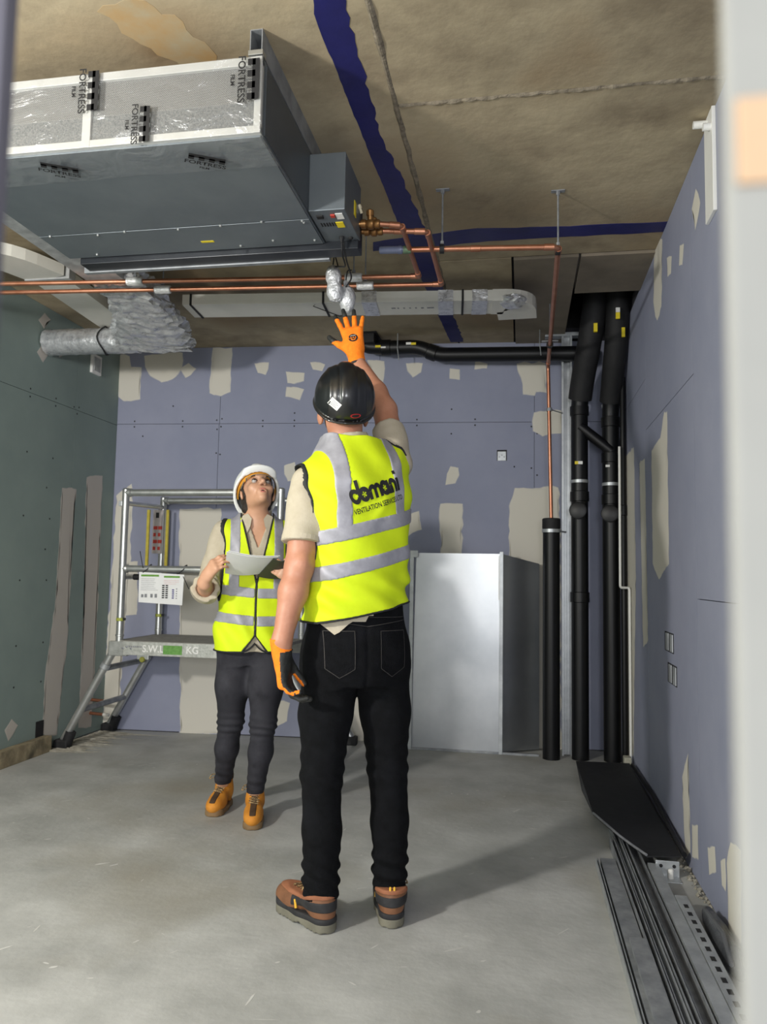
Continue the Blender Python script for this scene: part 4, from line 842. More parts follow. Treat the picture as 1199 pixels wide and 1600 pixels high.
# ------------------------------------------------------------------ people: smooth solids meshed from distance fields
import openvdb
def A3(v): return np.array(v, dtype=np.float32)
def smin(a, b, k):
    if k <= 0: return np.minimum(a, b)
    h = np.maximum(k - np.abs(a - b), 0) / k
    return np.minimum(a, b) - h * h * k * 0.25
def smax(a, b, k): return -smin(-a, -b, k)
class Vol:
    def __init__(s, lo, hi, h):
        s.lo = A3(lo); s.h = h
        n = np.ceil((A3(hi) - s.lo) / h).astype(int) + 1
        s.f = np.full(tuple(n), 0.3, np.float32)
        s.ax = [s.lo[i] + h * np.arange(n[i], dtype=np.float32) for i in range(3)]
    def win(s, lo, hi):
        sl = []; co = []
        for i in range(3):
            a = max(0, int((lo[i] - s.lo[i]) / s.h)); b = min(len(s.ax[i]), int((hi[i] - s.lo[i]) / s.h) + 2)
            a = min(a, len(s.ax[i]) - 1); b = max(b, a + 1)
            sl.append(slice(a, b)); sh = [1, 1, 1]; sh[i] = -1; co.append(s.ax[i][a:b].reshape(sh))
        return tuple(sl), co
    def all(s): return s.win(s.lo, s.lo + s.h * (np.array(s.f.shape) - 1))[1]
    def put(s, d, sl, k, op):
        a = s.f[sl]
        s.f[sl] = smin(a, d, k) if op == 'u' else smax(a, -d, k)
        return s
    def cap(s, a, b, ra, rb=None, k=0.03, op='u', flat=False):
        rb = ra if rb is None else rb; a = A3(a); b = A3(b); m = max(ra, rb) + max(.04, k)
        sl, (X, Y, Z) = s.win(np.minimum(a, b) - m, np.maximum(a, b) + m)
        return s.put(capd(X, Y, Z, a, b, ra, rb, flat), sl, k, op)
    def ell(s, c, r, k=0.03, op='u', R=None):
        m = max(r) + max(.04, k); c = A3(c); sl, (X, Y, Z) = s.win(c - m, c + m)
        return s.put(elld(X, Y, Z, c, r, R), sl, k, op)
    def field(s, d, k=0.0, op='u'):
        s.f = smin(s.f, d, k) if op == 'u' else smax(s.f, -d, k) if op == 's' else smax(s.f, d, k)
        return s
    def mesh(s, name, smooth_it=2):
        f = s.f.copy()
        for ax in range(3):                       # close the field at the grid border
            for e in (0, -1):
                q = [slice(None)] * 3; q[ax] = e; f[tuple(q)] = np.maximum(f[tuple(q)], s.h)
        f = np.clip(f, -3 * s.h, 3 * s.h)
        g = openvdb.FloatGrid(3 * s.h); g.copyFromArray(f)
        p, q = g.convertToQuads(0.0)
        p = p * s.h + s.lo
        me = bpy.data.meshes.new(name); me.from_pydata(p.tolist(), [], q[:, ::-1].tolist()); me.update()
        bm = bmesh.new(); bm.from_mesh(me)
        for _ in range(smooth_it): bmesh.ops.smooth_vert(bm, verts=bm.verts[:], factor=0.5, use_axis_x=True, use_axis_y=True, use_axis_z=True)
        bmesh.ops.recalc_face_normals(bm, faces=bm.faces[:])
        bm.to_mesh(me); bm.free()
        me.polygons.foreach_set('use_smooth', [True] * len(me.polygons))
        return me
def capd(X, Y, Z, a, b, ra, rb, flat=False):
    a = A3(a); b = A3(b); d = b - a; L2 = float(d @ d) + 1e-12
    t = ((X - a[0]) * d[0] + (Y - a[1]) * d[1] + (Z - a[2]) * d[2]) / L2
    tc = np.clip(t, 0, 1)
    r = np.sqrt((X - a[0] - tc * d[0]) ** 2 + (Y - a[1] - tc * d[1]) ** 2 + (Z - a[2] - tc * d[2]) ** 2) - (ra + (rb - ra) * tc)
    if flat: r = np.maximum(r, np.maximum(-t, t - 1) * math.sqrt(L2))
    return r
def elld(X, Y, Z, c, r, R=None):
    x, y, z = X - c[0], Y - c[1], Z - c[2]
    if R is not None:
        R = np.array(R); x, y, z = (x * R[0][i] + y * R[1][i] + z * R[2][i] for i in range(3))
    k0 = np.sqrt((x / r[0]) ** 2 + (y / r[1]) ** 2 + (z / r[2]) ** 2)
    k1 = np.sqrt((x / r[0] ** 2) ** 2 + (y / r[1] ** 2) ** 2 + (z / r[2] ** 2) ** 2) + 1e-9
    return k0 * (k0 - 1) / k1
def loft(X, Y, Z, tab, rt, fw, e=2.35):
    """upright body section: rows (z, centre x, centre y, half width, front depth, back depth)"""
    tab = np.array(tab, dtype=float); zz = np.linspace(tab[0, 0], tab[-1, 0], 160)
    col = []
    for j in range(1, 6):
        v = np.interp(zz, tab[:, 0], tab[:, j]); w_ = np.ones(13) / 13
        v = np.convolve(np.pad(v, 6, mode='edge'), w_, mode='valid'); col.append(np.interp(Z.ravel(), zz, v).reshape(Z.shape).astype(np.float32))
    cx_, cy_, rx, rf, rb = col
    u = (X - cx_) * rt[0] + (Y - cy_) * rt[1]; v = (X - cx_) * fw[0] + (Y - cy_) * fw[1]
    ry = np.where(v > 0, rf, rb)
    d = ((np.abs(u / rx) ** e + np.abs(v / ry) ** e) ** (1 / e) - 1) * np.minimum(rx, ry)
    return np.maximum(d, np.maximum(tab[0, 0] - Z, Z - tab[-1, 0])), u, v
def wrinkle(X, Y, Z, amp, kx, ky, kz, seed=0.0):
    return amp * np.sin(X * kx + Y * ky + Z * kz + 1.6 * np.sin(X * 11 + Z * 7 + seed) + 1.2 * np.sin(Y * 13 - Z * 9 + seed * 2))
def frame(origin, fwd, up=(0, 0, 1)):
    """columns: right, forward, up"""
    f = Vector(fwd).normalized(); r = f.cross(Vector(up)).normalized(); u = r.cross(f)
    return Matrix(((r.x, f.x, u.x, origin[0]), (r.y, f.y, u.y, origin[1]), (r.z, f.z, u.z, origin[2]), (0, 0, 0, 1)))
def handframe(origin, ydir, zdir):
    y = Vector(ydir).normalized(); z = Vector(zdir); z = (z - y * z.dot(y)).normalized(); x = y.cross(z)
    return Matrix(((x.x, y.x, z.x, origin[0]), (x.y, y.y, z.y, origin[1]), (x.z, y.z, z.z, origin[2]), (0, 0, 0, 1)))
def hand(vol, F, thumb, curl, spread=.1, s=1.0, fat=1.0, thumb_dir=(.75, .62, -.2), thumb_curl=.3):
    """palm and five fingers; x across, y along the fingers, z out of the back of the hand"""
    q = lambda p: tuple(F @ (Vector(p) * s))
    R3 = F.to_3x3()
    for (x0, w0) in ((-.026, .0165), (-.009, .018), (.009, .018), (.026, .0165)):
        vol.cap(q((x0 * .75, .012, 0)), q((x0, .086, 0)), .0165 * s * fat, .0145 * s * fat, .012)
    vol.cap(q((0, -.03, 0)), q((0, .03, 0)), .026 * s * fat, .022 * s * fat, .02)
    names = [(-.030, .083, (.032, .020, .018), .0078), (-.0105, .089, (.044, .027, .021), .0088), (.0105, .090, (.047, .030, .022), .0090), (.030, .086, (.042, .026, .021), .0088)]
    if thumb < 0: names = [(-x, y, l, r) for x, y, l, r in names]
    for i, (x, y, ls, r) in enumerate(names):
        p = Vector((x, y - .01, 0)); a = 0.0; c = curl[i] if isinstance(curl, (list, tuple)) else curl; sp = spread * x / .03
        r *= fat
        for j, l in enumerate(ls):
            a += c * (.8 if j == 0 else 1.0)
            d = Vector((math.sin(sp) * math.cos(a), math.cos(sp) * math.cos(a), -math.sin(a)))
            n = p + d * l * (1.12 if j == 0 else 1)
            vol.cap(q(p), q(n), r * s * (1.08 - .06 * j), r * s * (1.0 - .07 * j), .004 if j else .008)
            p = n
    t = thumb; d0 = Vector((thumb_dir[0] * t, thumb_dir[1], thumb_dir[2])).normalized()
    p0 = Vector((.02 * t, .015, -.004)); p1 = p0 + d0 * .045
    d1 = (d0 + Vector((-.5 * t * thumb_curl, .6 * thumb_curl, -.5 * thumb_curl))).normalized(); p2 = p1 + d1 * .033
    d2 = (d1 + Vector((-.5 * t * thumb_curl, .5 * thumb_curl, -.5 * thumb_curl))).normalized(); p3 = p2 + d2 * .024
    vol.cap(q(p0), q(p1), .017 * s * fat, .0125 * s * fat, .014); vol.cap(q(p1), q(p2), .0115 * s * fat, .0105 * s * fat, .004); vol.cap(q(p2), q(p3), .0105 * s * fat, .0088 * s * fat, .003)
def child(name, me, m, parent, base):
    o = obj(name, me, m, parent); o.data.transform(Matrix.Translation(-Vector(base)))
    return o
M_skin_m = mat('skin_ruddy', (178, 122, 96), (190, 136, 110), 18, .5, bump=.04, bscale=180)
M_skin_w = mat('skin_warm', (198, 150, 120), (206, 160, 131), 18, .45, bump=.02, bscale=180)
M_hivis = mat('fluorescent_yellow_fabric', (205, 228, 6), (214, 237, 12), 9, .75, bump=.06, bscale=70)
M_refl = mat('silver_reflective_tape', (150, 150, 158), (164, 164, 172), 30, .5, .1, bump=.05, bscale=60)
M_trim = mat('black_piping', (24, 26, 28), (34, 36, 38), 20, .7)
M_cream = mat('cream_cotton', (178, 168, 147), (188, 179, 159), 20, .85, bump=.12, bscale=160)
M_denim = mat('black_denim', (9, 10, 12), (16, 17, 20), 30, .9, spec=.15, bump=.2, bscale=220, c3=(21, 22, 26), s3=5, f3=.55)
M_stitch = mat('grey_stitching', (48, 46, 44), (62, 59, 56), 60, .8)
M_greyjean = mat('charcoal_denim', (38, 38, 43), (58, 58, 64), 8, .8, spec=.2, bump=.15, bscale=200, c3=(28, 29, 34), s3=4, f3=.52)
M_orange = mat('orange_knit', (248, 124, 12), (255, 138, 24), 60, .85, bump=.25, bscale=260)
M_nitrile = mat('black_nitrile', (28, 29, 28), (44, 45, 42), 40, .6, bump=.25, bscale=120)
M_helm_k = mat('black_helmet_shell', (14, 15, 17), (20, 21, 23), 10, .28, spec=.6, coat=.3)
M_helm_w = mat('white_helmet_shell', (232, 235, 232), (238, 240, 238), 10, .35, coat=.2)
M_hair = mat('dark_hair', (34, 26, 22), (54, 42, 35), 40, .6, bump=.5, bscale=120, stretch=(1, 1, 4))

# ---- helmet built in the head's own frame
def helmet(H, m, parent, base, h=.0035, cover=0.0):
    q = lambda p: H @ Vector(p)
    c = q((0, 0, .05)); v = Vol(c - Vector((.21, .21, .21)), c + Vector((.21, .21, .21)), h)
    X, Y, Z = v.all(); Hi = H.inverted()
    x = Hi[0][0] * X + Hi[0][1] * Y + Hi[0][2] * Z + Hi[0][3]; y = Hi[1][0] * X + Hi[1][1] * Y + Hi[1][2] * Z + Hi[1][3]; z = Hi[2][0] * X + Hi[2][1] * Y + Hi[2][2] * Z + Hi[2][3]
    d = elld(x, y, z, (0, -.008, .035), (.108, .132, .124))
    top = np.clip((z - .03) / .05, 0, 1)
    d = d - .006 * np.exp(-(x / .026) ** 4) * top + .0035 * np.exp(-((np.abs(x) - .030) / .004) ** 2) * top      # crown ridge with grooves
    d = d - .003 * np.exp(-((np.abs(x) - .062 - .12 * np.clip(.06 - z, 0, .1)) / .006) ** 2) * np.clip((z - .0) / .03, 0, 1)
    rimz = .012 - .030 * np.clip(-y / .12, 0, 1) + .012 * np.clip(y / .12, 0, 1)
    shell = np.maximum(d, rimz - z)
    rho = np.sqrt((x / .1085) ** 2 + ((y + .008) / .1325) ** 2)
    rim = np.sqrt(((rho - 1) * .12) ** 2 + (z - rimz - .004) ** 2) - .0050
    peak = elld(x, y, z, (0, .098, .026), (.084, .050, .013)); peak = np.maximum(np.abs(peak + .004) - .0045, -(y - .09))
    inner = elld(x, y, z, (0, -.008, .03), (.099, .123, .110))
    f = smin(smin(shell, rim, .008), peak, .012)
    f = np.maximum(f, -np.maximum(inner, z - .2))
    v.f = f.astype(np.float32)
    o = child('hard_hat', v.mesh('hard_hat'), m, parent, base)
    return o
def project(bvh, o, d, off):
    hit = bvh.ray_cast(o, d)
    return hit[0] + hit[1] * off if hit[0] is not None else None
def decal(name, polys, bvh, place, ray, off, m, parent, base):
    """flat printed shapes wrapped onto a surface; polys are lists of 2D points"""
    bm = bmesh.new()
    for poly in polys:
        vs_ = []
        for u, v in poly:
            p = project(bvh, place(u, v), ray, off)
            if p is None: vs_ = None; break
            vs_.append(bm.verts.new(p))
        if vs_ and len(vs_) > 2:
            try: bm.faces.new(vs_)
            except ValueError: pass
    return child(name, bm, m, parent, base)
def stroke(pts, wd):
    out = []
    n = len(pts); L_ = []; R_2 = []
    for i, p in enumerate(pts):
        a = Vector(pts[max(i - 1, 0)]); b = Vector(pts[min(i + 1, n - 1)]); t = (b - a).normalized(); s = Vector((-t.y, t.x)) * wd / 2
        L_.append(Vector(p) + s); R_2.append(Vector(p) - s)
    return [[tuple(L_[i]), tuple(R_2[i]), tuple(R_2[i + 1]), tuple(L_[i + 1])] for i in range(n - 1)]
def arc(cx_, cy_, r, a0, a1, n=18): return [(cx_ + r * math.cos(a0 + (a1 - a0) * i / n), cy_ + r * math.sin(a0 + (a1 - a0) * i / n)) for i in range(n + 1)]
def line(a, b, n=6): return [(a[0] + (b[0] - a[0]) * i / n, a[1] + (b[1] - a[1]) * i / n) for i in range(n + 1)]
def font_polys(s, size, width=1.0):
    me = text_mesh(s, size, size * .012, width)
    out = [[tuple(me.vertices[i].co[:2]) for i in p.vertices] for p in me.polygons]
    bpy.data.meshes.remove(me)
    return out

# ---- boots: x across, y toward the toe, built once per style at the given place
def boot(loc, yaw, style, parent, base, name='boot'):
    c, s = math.cos(yaw), math.sin(yaw)
    F = Matrix(((c, -s, 0, loc[0]), (s, c, 0, loc[1]), (0, 0, 1, 0), (0, 0, 0, 1)))      # toe along local +y
    tall = .175 if style == 'tan' else .112
    sz = .88 if style == 'tan' else 1.0
    F = F @ Matrix.Scale(sz, 4)
    def built(fn, lo, hi, h):
        v = Vol(lo, hi, h); X, Y, Z = v.all(); v.f = fn(X, Y, Z).astype(np.float32)
        me = v.mesh('boot_part'); me.transform(F); return me
    def foot2d(X, Y, g=0.0):
        a = capd(X, Y, 0 * X, (0.0, -.045, 0), (0.0, .04, 0), .040 + g, .043 + g); b = capd(X, Y, 0 * X, (0, .05, 0), (.0, .142, 0), .045 + g, .049 + g)
        return smin(a, b, .03)
    def upper(X, Y, Z):
        d = elld(X, Y, Z, (0, .128, .052), (.050, .082, .047))
        d = smin(d, capd(X, Y, Z, (0, .07, .07), (0, -.012, .10), .042, .044), .045)
        d = smin(d, elld(X, Y, Z, (0, -.040, .065), (.040, .046, .07)), .03)
        d = smin(d, capd(X, Y, Z, (0, -.018, .09), (0, -.024, tall + .02), .044, .047), .03)
        top = Z - (tall - .25 * np.clip(Y + .02, -.03, .05) * (1 if style != 'tan' else .4) )
        d = np.maximum(d, top)
        return np.maximum(d, .022 - Z)
    lo, hi = (-.075, -.12, -.01), (.075, .225, tall + .05)
    mats = {'tan': (mat('tan_nubuck', (196, 124, 34), (212, 142, 48), 16, .75, bump=.15, bscale=140), mat('tan_boot_sole', (116, 92, 62), (136, 110, 76), 12, .7), mat('dark_brown_collar', (64, 46, 30), (84, 62, 42), 20, .8)),
            'brown': (mat('brown_leather', (108, 72, 48), (130, 88, 60), 14, .6, bump=.12, bscale=120), mat('grey_boot_sole', (98, 96, 84), (120, 117, 102), 14, .75), mat('black_boot_panel', (30, 30, 32), (44, 44, 46), 30, .75))}[style]
    b = child(name, built(upper, lo, hi, .0035), mats[0], parent, base)
    def sole(X, Y, Z):
        d2 = foot2d(X, Y, .003); arch = .010 * np.exp(-((Y - .03) / .02) ** 2)
        return smax(smax(d2, Z - .032 - .010 * np.clip((Y - .12) / .08, 0, 1), .006), arch - Z + .001 + .003 * (np.sin(Y * 300) > .2), .003)
    child('sole', built(sole, lo, hi, .003), mats[1], b, base)
    if style == 'brown':
        def rand(X, Y, Z): return smax(smax(foot2d(X, Y, .004), Z - .047 - .012 * np.clip((Y - .12) / .08, 0, 1), .006), .028 - Z, .004)
        child('rubber_rand', built(rand, lo, hi, .003), mats[2], b, base)
        def panel(X, Y, Z): return np.maximum(upper(X, Y, Z) - .0025, np.maximum(np.abs(Z - .082 + .15 * np.clip(Y - .0, 0, .1)) - .016, Y - .075))
        child('side_panel', built(panel, lo, hi, .003), mats[2], b, base)
        def cuff(X, Y, Z):
            top = Z - (tall - .25 * np.clip(Y + .02, -.03, .05)); return np.maximum(upper(X, Y, Z) - .003, np.abs(top + .006) - .007)
        child('collar', built(cuff, lo, hi, .003), mat('orange_brown_lining', (140, 88, 60), (154, 100, 70), 20, .8), b, base)
        for dx in (-.008, .006):
            bm = T([(dx, -.071, .085), (dx, -.078, .115), (dx, -.074, .128), (dx, -.068, .112)], .0035, 8); bm.transform(F); child('heel_loop', bm, mat('yellow_webbing', (214, 164, 40), (226, 176, 54), 40, .7), b, base)
        bm = T([(-.047, .055, .078), (-.049, .045, .052)], .0045, 8); bm.transform(F); child('side_tab', bm, MATS['yellow_webbing'], b, base)
    else:
        def cuff(X, Y, Z): return np.maximum(upper(X, Y, Z) - .004, np.abs(Z - tall + .006) - .014)
        child('padded_collar', built(cuff, lo, hi, .003), mats[2], b, base)
        def tongue(X, Y, Z): return np.maximum(np.maximum(upper(X, Y, Z) - .003, np.abs(X) - .017), np.maximum(.075 - Z, .01 - Y))
        child('tongue', built(tongue, lo, hi, .003), mats[2], b, base)
    # laces zig-zag over the instep
    me = b.data; bv = BVHTree.FromPolygons([vv.co + Vector(base) for vv in me.vertices], [p.vertices for p in me.polygons])
    n = 6 if style == 'tan' else 4
    R3 = F.to_3x3().normalized()
    pts = []
    for i in range(2 * n):
        t = i / (2 * n - 1); y = .095 - t * (.085 if style == 'tan' else .06); zz = .095 + t * (tall - .10); sx = .021 if i % 2 else -.021
        o = F @ Vector((sx, y + .10, zz + .11)); d = R3 @ Vector((0, -.67, -.74))
        p = project(bv, o, d, .0065); pts.append(p if p is not None else F @ Vector((sx, y, zz)))
    child('laces', T(pts, .0034, 6), mat('speckled_lace', (70, 56, 38), (180, 150, 104), 220, .8, lo=.45, hi=.55), b, base)
    q = pts[-1]
    for sx in (-1, 1):
        child('lace_bow', T([q, q + R3 @ Vector((sx * .03, .02, .012)), q + R3 @ Vector((sx * .045, .025, -.015)), q + R3 @ Vector((sx * .02, .02, -.005))], .0026, 6, .01), MATS['speckled_lace'], b, base)
    return b

# =================================================================== the man reaching up
MB = (-.56, 2.63, 0.0)
fwT = (-.682, .731); rtT = (.731, .682)          # torso facing
fwP = (-.5, .866); rtP = (.866, .5)              # pelvis facing
shL, elL, wrL = (-.712, 2.515, 1.470), (-.722, 2.455, 1.195), (-.757, 2.40, .955)
shR, elR, wrR = (-.452, 2.725, 1.575), (-.515, 2.85, 1.80), (-.648, 2.95, 2.02)
HM = frame((-.628, 2.645, 1.768), (-.30, .84, .50))
TORSO_M = [(.98, -.563, 2.62, .16, .105, .11), (1.1, -.565, 2.62, .155, .105, .11), (1.25, -.568, 2.62, .165, .115, .118), (1.4, -.575, 2.62, .180, .12, .128), (1.48, -.578, 2.622, .178, .115, .122), (1.54, -.582, 2.624, .14, .09, .098), (1.58, -.588, 2.626, .085, .065, .07), (1.62, -.592, 2.628, .062, .06, .062)]
body = Vol((-.86, 2.33, .05), (-.30, 3.05, 2.10), .006)
X, Y, Z = body.all()
body.field(loft(X, Y, Z, TORSO_M, rtT, fwT)[0], .0)
q = lambda p: tuple(HM @ Vector(p))
body.cap((-.592, 2.63, 1.56), q((0, -.03, -.05)), .062, .058, .05)
body.ell(q((0, -.01, .03)), (.078, .098, .095), .02, R=HM.to_3x3()); body.ell(q((0, .035, -.045)), (.060, .062, .075), .03, R=HM.to_3x3()); body.ell(q((0, -.055, -.035)), (.060, .045, .05), .03, R=HM.to_3x3())
body.cap(q((0, .09, .0)), q((0, .112, -.032)), .010, .014, .015); body.ell(q((0, .082, -.10)), (.024, .022, .02), .025)
body.ell(q((0, .090, -.065)), (.026, .016, .012), .01)
for sx in (-1, 1): body.ell(q((sx * .082, -.012, -.034)), (.010, .021, .034), .006, R=HM.to_3x3() @ Matrix.Rotation(sx * -.35, 3, 'Z'))
body.cap(shL, elL, .056, .046, .03); body.cap(elL, Vector(elL).lerp(Vector(wrL), .35), .045, .047, .02); body.cap(Vector(elL).lerp(Vector(wrL), .35), wrL, .047, .030, .02)
body.ell((elL[0] + .02, elL[1] - .03, elL[2] + .01), (.022, .022, .026), .02)
body.cap(wrL, (wrL[0], wrL[1] + .01, wrL[2] - .06), .030, .03, .02)
body.cap(shR, elR, .054, .045, .03); body.cap(elR, Vector(elR).lerp(Vector(wrR), .35), .045, .046, .02); body.cap(Vector(elR).lerp(Vector(wrR), .35), wrR, .046, .029, .02); body.cap(wrR, Vector(wrR) + (Vector(wrR) - Vector(elR)).normalized() * .05, .028, .028, .01)
# legs under the jeans
for pts in ([(-.64, 2.585, .95), (-.65, 2.565, .5), (-.657, 2.59, .09)], [(-.475, 2.66, .95), (-.455, 2.70, .5), (-.443, 2.71, .09)]):
    body.cap(pts[0], pts[1], .075, .05, .03); body.cap(pts[1], pts[2], .05, .04, .02)
me = body.mesh('person'); man = obj('person', me, M_skin_m); rel(man, MB)
tag(man, 'person in black hard hat, yellow vest and black jeans, back turned, reaching up', 'person')

# jeans
LL = [(-.635, 2.585, .90, .100), (-.648, 2.568, .70, .090), (-.655, 2.560, .50, .068), (-.657, 2.585, .32, .065), (-.657, 2.592, .115, .060)]
LR = [(-.478, 2.66, .90, .098), (-.464, 2.685, .70, .087), (-.456, 2.70, .50, .067), (-.446, 2.71, .32, .064), (-.443, 2.712, .105, .058)]
PEL = [(.80, -.560, 2.618, .150, .095, .118), (.87, -.560, 2.618, .180, .105, .138), (.95, -.561, 2.618, .178, .108, .132), (1.03, -.563, 2.62, .170, .108, .118), (1.075, -.563, 2.62, .168, .108, .116)]
jn = Vol((-.82, 2.42, .06), (-.32, 2.83, 1.09), .0055); X, Y, Z = jn.all()
jd = loft(X, Y, Z, PEL, rtP, fwP, 2.2)[0]
waist_tilt = ((X + .563) * rtP[0] + (Y - 2.62) * rtP[1])
for leg in (LL, LR):
    ld_ = None
    for a, b in zip(leg, leg[1:]):
        c_ = capd(X, Y, Z, a[:3], b[:3], a[3], b[3]); ld_ = c_ if ld_ is None else smin(ld_, c_, .02)
    ld_ = np.maximum(ld_, leg[-1][2] - .035 - Z)
    jd = smin(jd, ld_, .035)
fold = np.exp(-((Z - .17) / .07) ** 2); knee = np.exp(-((Z - .53) / .09) ** 2); seat = np.exp(-((Z - .80) / .06) ** 2)
jd = jd + fold * wrinkle(X, Y, Z, .0065, 30, 20, 125) + knee * wrinkle(X, Y, Z, .0032, 18, 25, 110, 2.) + seat * wrinkle(X, Y, Z, .0022, 60, 20, 50, 1.) + wrinkle(X, Y, Z, .0012, 20, 30, 26, 4.)
# centre seam groove at the back
uu = (X + .560) * rtP[0] + (Y - 2.618) * rtP[1]; vv = (X + .560) * fwP[0] + (Y - 2.618) * fwP[1]
jd = jd + .004 * np.exp(-(uu / .007) ** 2) * (vv < 0) * (Z > .78)
jn.f = jd.astype(np.float32)
jo = child('jeans', jn.mesh('jeans'), M_denim, man, MB); tag(jo, 'black straight jeans bunched at the ankles')
bvj = BVHTree.FromPolygons([v.co + Vector(MB) for v in jo.data.vertices], [p.vertices for p in jo.data.polygons])
ray_p = Vector((fwP[0], fwP[1], 0))
pl_p = lambda u, v: Vector((-.560, 2.618, 0)) + Vector((rtP[0], rtP[1], 0)) * u - ray_p * .5 + Vector((0, 0, v))
def outline(poly, wd): 
    out = []
    for a, b in zip(poly, poly[1:]): out += stroke(line(a, b, 10), wd)
    return out
for sx in (-1, 1):
    pk = [(sx * .045, .985), (sx * .045, .865), (sx * .09, .835), (sx * .135, .865), (sx * .14, .985), (sx * .045, .985)]
    fill = []
    for i in range(8):
        for j in range(8):
            f = lambda s, t: (sx * (.045 + .092 * s), .985 - t * (.12 + .028 * (1 - abs(2 * s - 1))))
            fill.append([f(i / 8, j / 8), f((i + 1) / 8, j / 8), f((i + 1) / 8, (j + 1) / 8), f(i / 8, (j + 1) / 8)])
    po = decal('back_pocket', fill, bvj, pl_p, ray_p, .003, M_denim, jo, MB)
    decal('pocket_stitching', outline(pk, .0022), bvj, pl_p, ray_p, .0045, M_stitch, jo, MB)
decal('belt_loop', [p for p in stroke(line((.0, 1.075), (.0, 1.012), 8), .013)], bvj, pl_p, ray_p, .005, M_denim, jo, MB)
decal('yoke_stitching', stroke(line((-.15, 1.02), (.0, 1.0), 20), .002) + stroke(line((0, 1.0), (.15, 1.02), 20), .002) + stroke(line((-.15, 1.03), (.15, 1.03), 40), .0018), bvj, pl_p, ray_p, .0035, M_stitch, jo, MB)

# shirt
sv = Vol((-.84, 2.36, 1.0), (-.34, 2.92, 1.80), .0055); X, Y, Z = sv.all()
ST = [(r[0], r[1], r[2], r[3] + .006, r[4] + .006, r[5] + .006) for r in TORSO_M[:-1]]; ST[0] = (1.05,) + ST[0][1:]
sd, u_, v_ = loft(X, Y, Z, ST, rtT, fwT)
eL = Vector(shL).lerp(Vector(elL), .72); eR = Vector(shR).lerp(Vector(elR), .62)
sd = smin(sd, capd(X, Y, Z, shL, eL, .066, .069, False), .03); dirL = (Vector(elL) - Vector(shL)).normalized(); sd = np.maximum(sd, ((X - eL.x) * dirL.x + (Y - eL.y) * dirL.y + (Z - eL.z) * dirL.z) * (capd(X, Y, Z, shL, elL, .07, .07) < .03) + -1.0 * (capd(X, Y, Z, shL, elL, .07, .07) >= .03))
dirR = (Vector(elR) - Vector(shR)).normalized(); tR = (X - eR.x) * dirR.x + (Y - eR.y) * dirR.y + (Z - eR.z) * dirR.z
sd = smin(sd, np.maximum(capd(X, Y, Z, shR, eR, .064, .062), tR), .03)
sd = sd + wrinkle(X, Y, Z, .0022, 34, 40, 46, 3.)
# stand collar around the neck
na = Vector((-.592, 2.63, 1.565)); nb = Vector((-.604, 2.622, 1.665)); cd = capd(X, Y, Z, na, nb, .074, .070, True)
sd = smin(sd, np.maximum(np.abs(cd + .004) - .006, np.maximum(0, 0) + cd), .006)
sv.f = sd.astype(np.float32)
so2 = child('shirt', sv.mesh('shirt'), M_cream, man, MB); tag(so2, 'cream short-sleeved polo shirt')
child('sleeve_hem', sweep(bmesh.new(), [eL - dirL * .018 + Vector((0, 0, 0)), eL - dirL * .002], circ(.0705, 28)), M_cream, so2, MB)
tail = []
for i in range(12):
    for j in range(5):
        def ft(a_, b_):
            uu_ = -.15 + .17 * a_; bot = 1.035 - .045 * max(0, 1 - abs(uu_ + .105) / .05) - .02 * (a_ < .9)
            return (uu_, 1.055 + (bot - 1.055) * b_)
        tail.append([ft(i / 12, j / 5), ft((i + 1) / 12, j / 5), ft((i + 1) / 12, (j + 1) / 5), ft(i / 12, (j + 1) / 5)])
decal('shirt_tail', tail, bvj, pl_p, ray_p, .007, M_cream, so2, MB)

# vest
VT = [(1.0, -.562, 2.62, .182, .125, .138), (1.10, -.563, 2.62, .178, .122, .134), (1.2, -.566, 2.62, .178, .125, .134), (1.32, -.57, 2.62, .19, .132, .142), (1.42, -.575, 2.62, .200, .135, .148), (1.50, -.58, 2.622, .196, .128, .14), (1.555, -.583, 2.624, .172, .112, .126), (1.60, -.588, 2.626, .128, .098, .104), (1.645, -.592, 2.628, .098, .088, .092)]
vv_ = Vol((-.84, 2.38, .98), (-.33, 2.88, 1.70), .0045); X, Y, Z = vv_.all()
vd, u_, v_ = loft(X, Y, Z, VT, rtT, fwT, 2.4); vd = vd - .004
vd = smin(vd, elld(X, Y, Z, (-.700, 2.525, 1.475), (.072, .075, .075)), .05); vd = smin(vd, elld(X, Y, Z, (-.468, 2.715, 1.58), (.072, .072, .072)), .06)
vd = vd + wrinkle(X, Y, Z, .0036, 26, 18, 20, 1.) + wrinkle(X, Y, Z, .0022, 45, -20, 70, 5.) + np.exp(-((Z - 1.10) / .08) ** 2) * wrinkle(X, Y, Z, .0062, 34, 22, 62, 3.)
vd = vd - .006 * np.exp(-((u_ * .9 - (Z - 1.42) * .55 - .03) / .02) ** 2) * (v_ < 0) * np.clip((Z - 1.3) / .1, 0, 1)     # pulled fold toward the raised arm
armL = capd(X, Y, Z, (-.742, 2.50, 1.46), (-.748, 2.45, 1.24), .078, .076); armR = capd(X, Y, Z, (-.455, 2.745, 1.615), (-.515, 2.86, 1.80), .074, .074)
neck = capd(X, Y, Z, (-.598, 2.632, 1.60), (-.606, 2.62, 1.75), .080, .088)
hem = 1.045 + .20 * u_ - Z
cut = np.maximum(np.maximum(-armL, -armR), np.maximum(-neck, hem))
def vpart(name, f, m, parent):
    vv_.f = f.astype(np.float32); return child(name, vv_.mesh(name, 2), m, parent, MB)
vest = vpart('hi_vis_vest', np.maximum(vd, cut), M_hivis, man); tag(vest, 'fluorescent yellow vest with company lettering on the back')
cutb = np.maximum(cut, np.maximum(.004 - armL, .004 - armR))
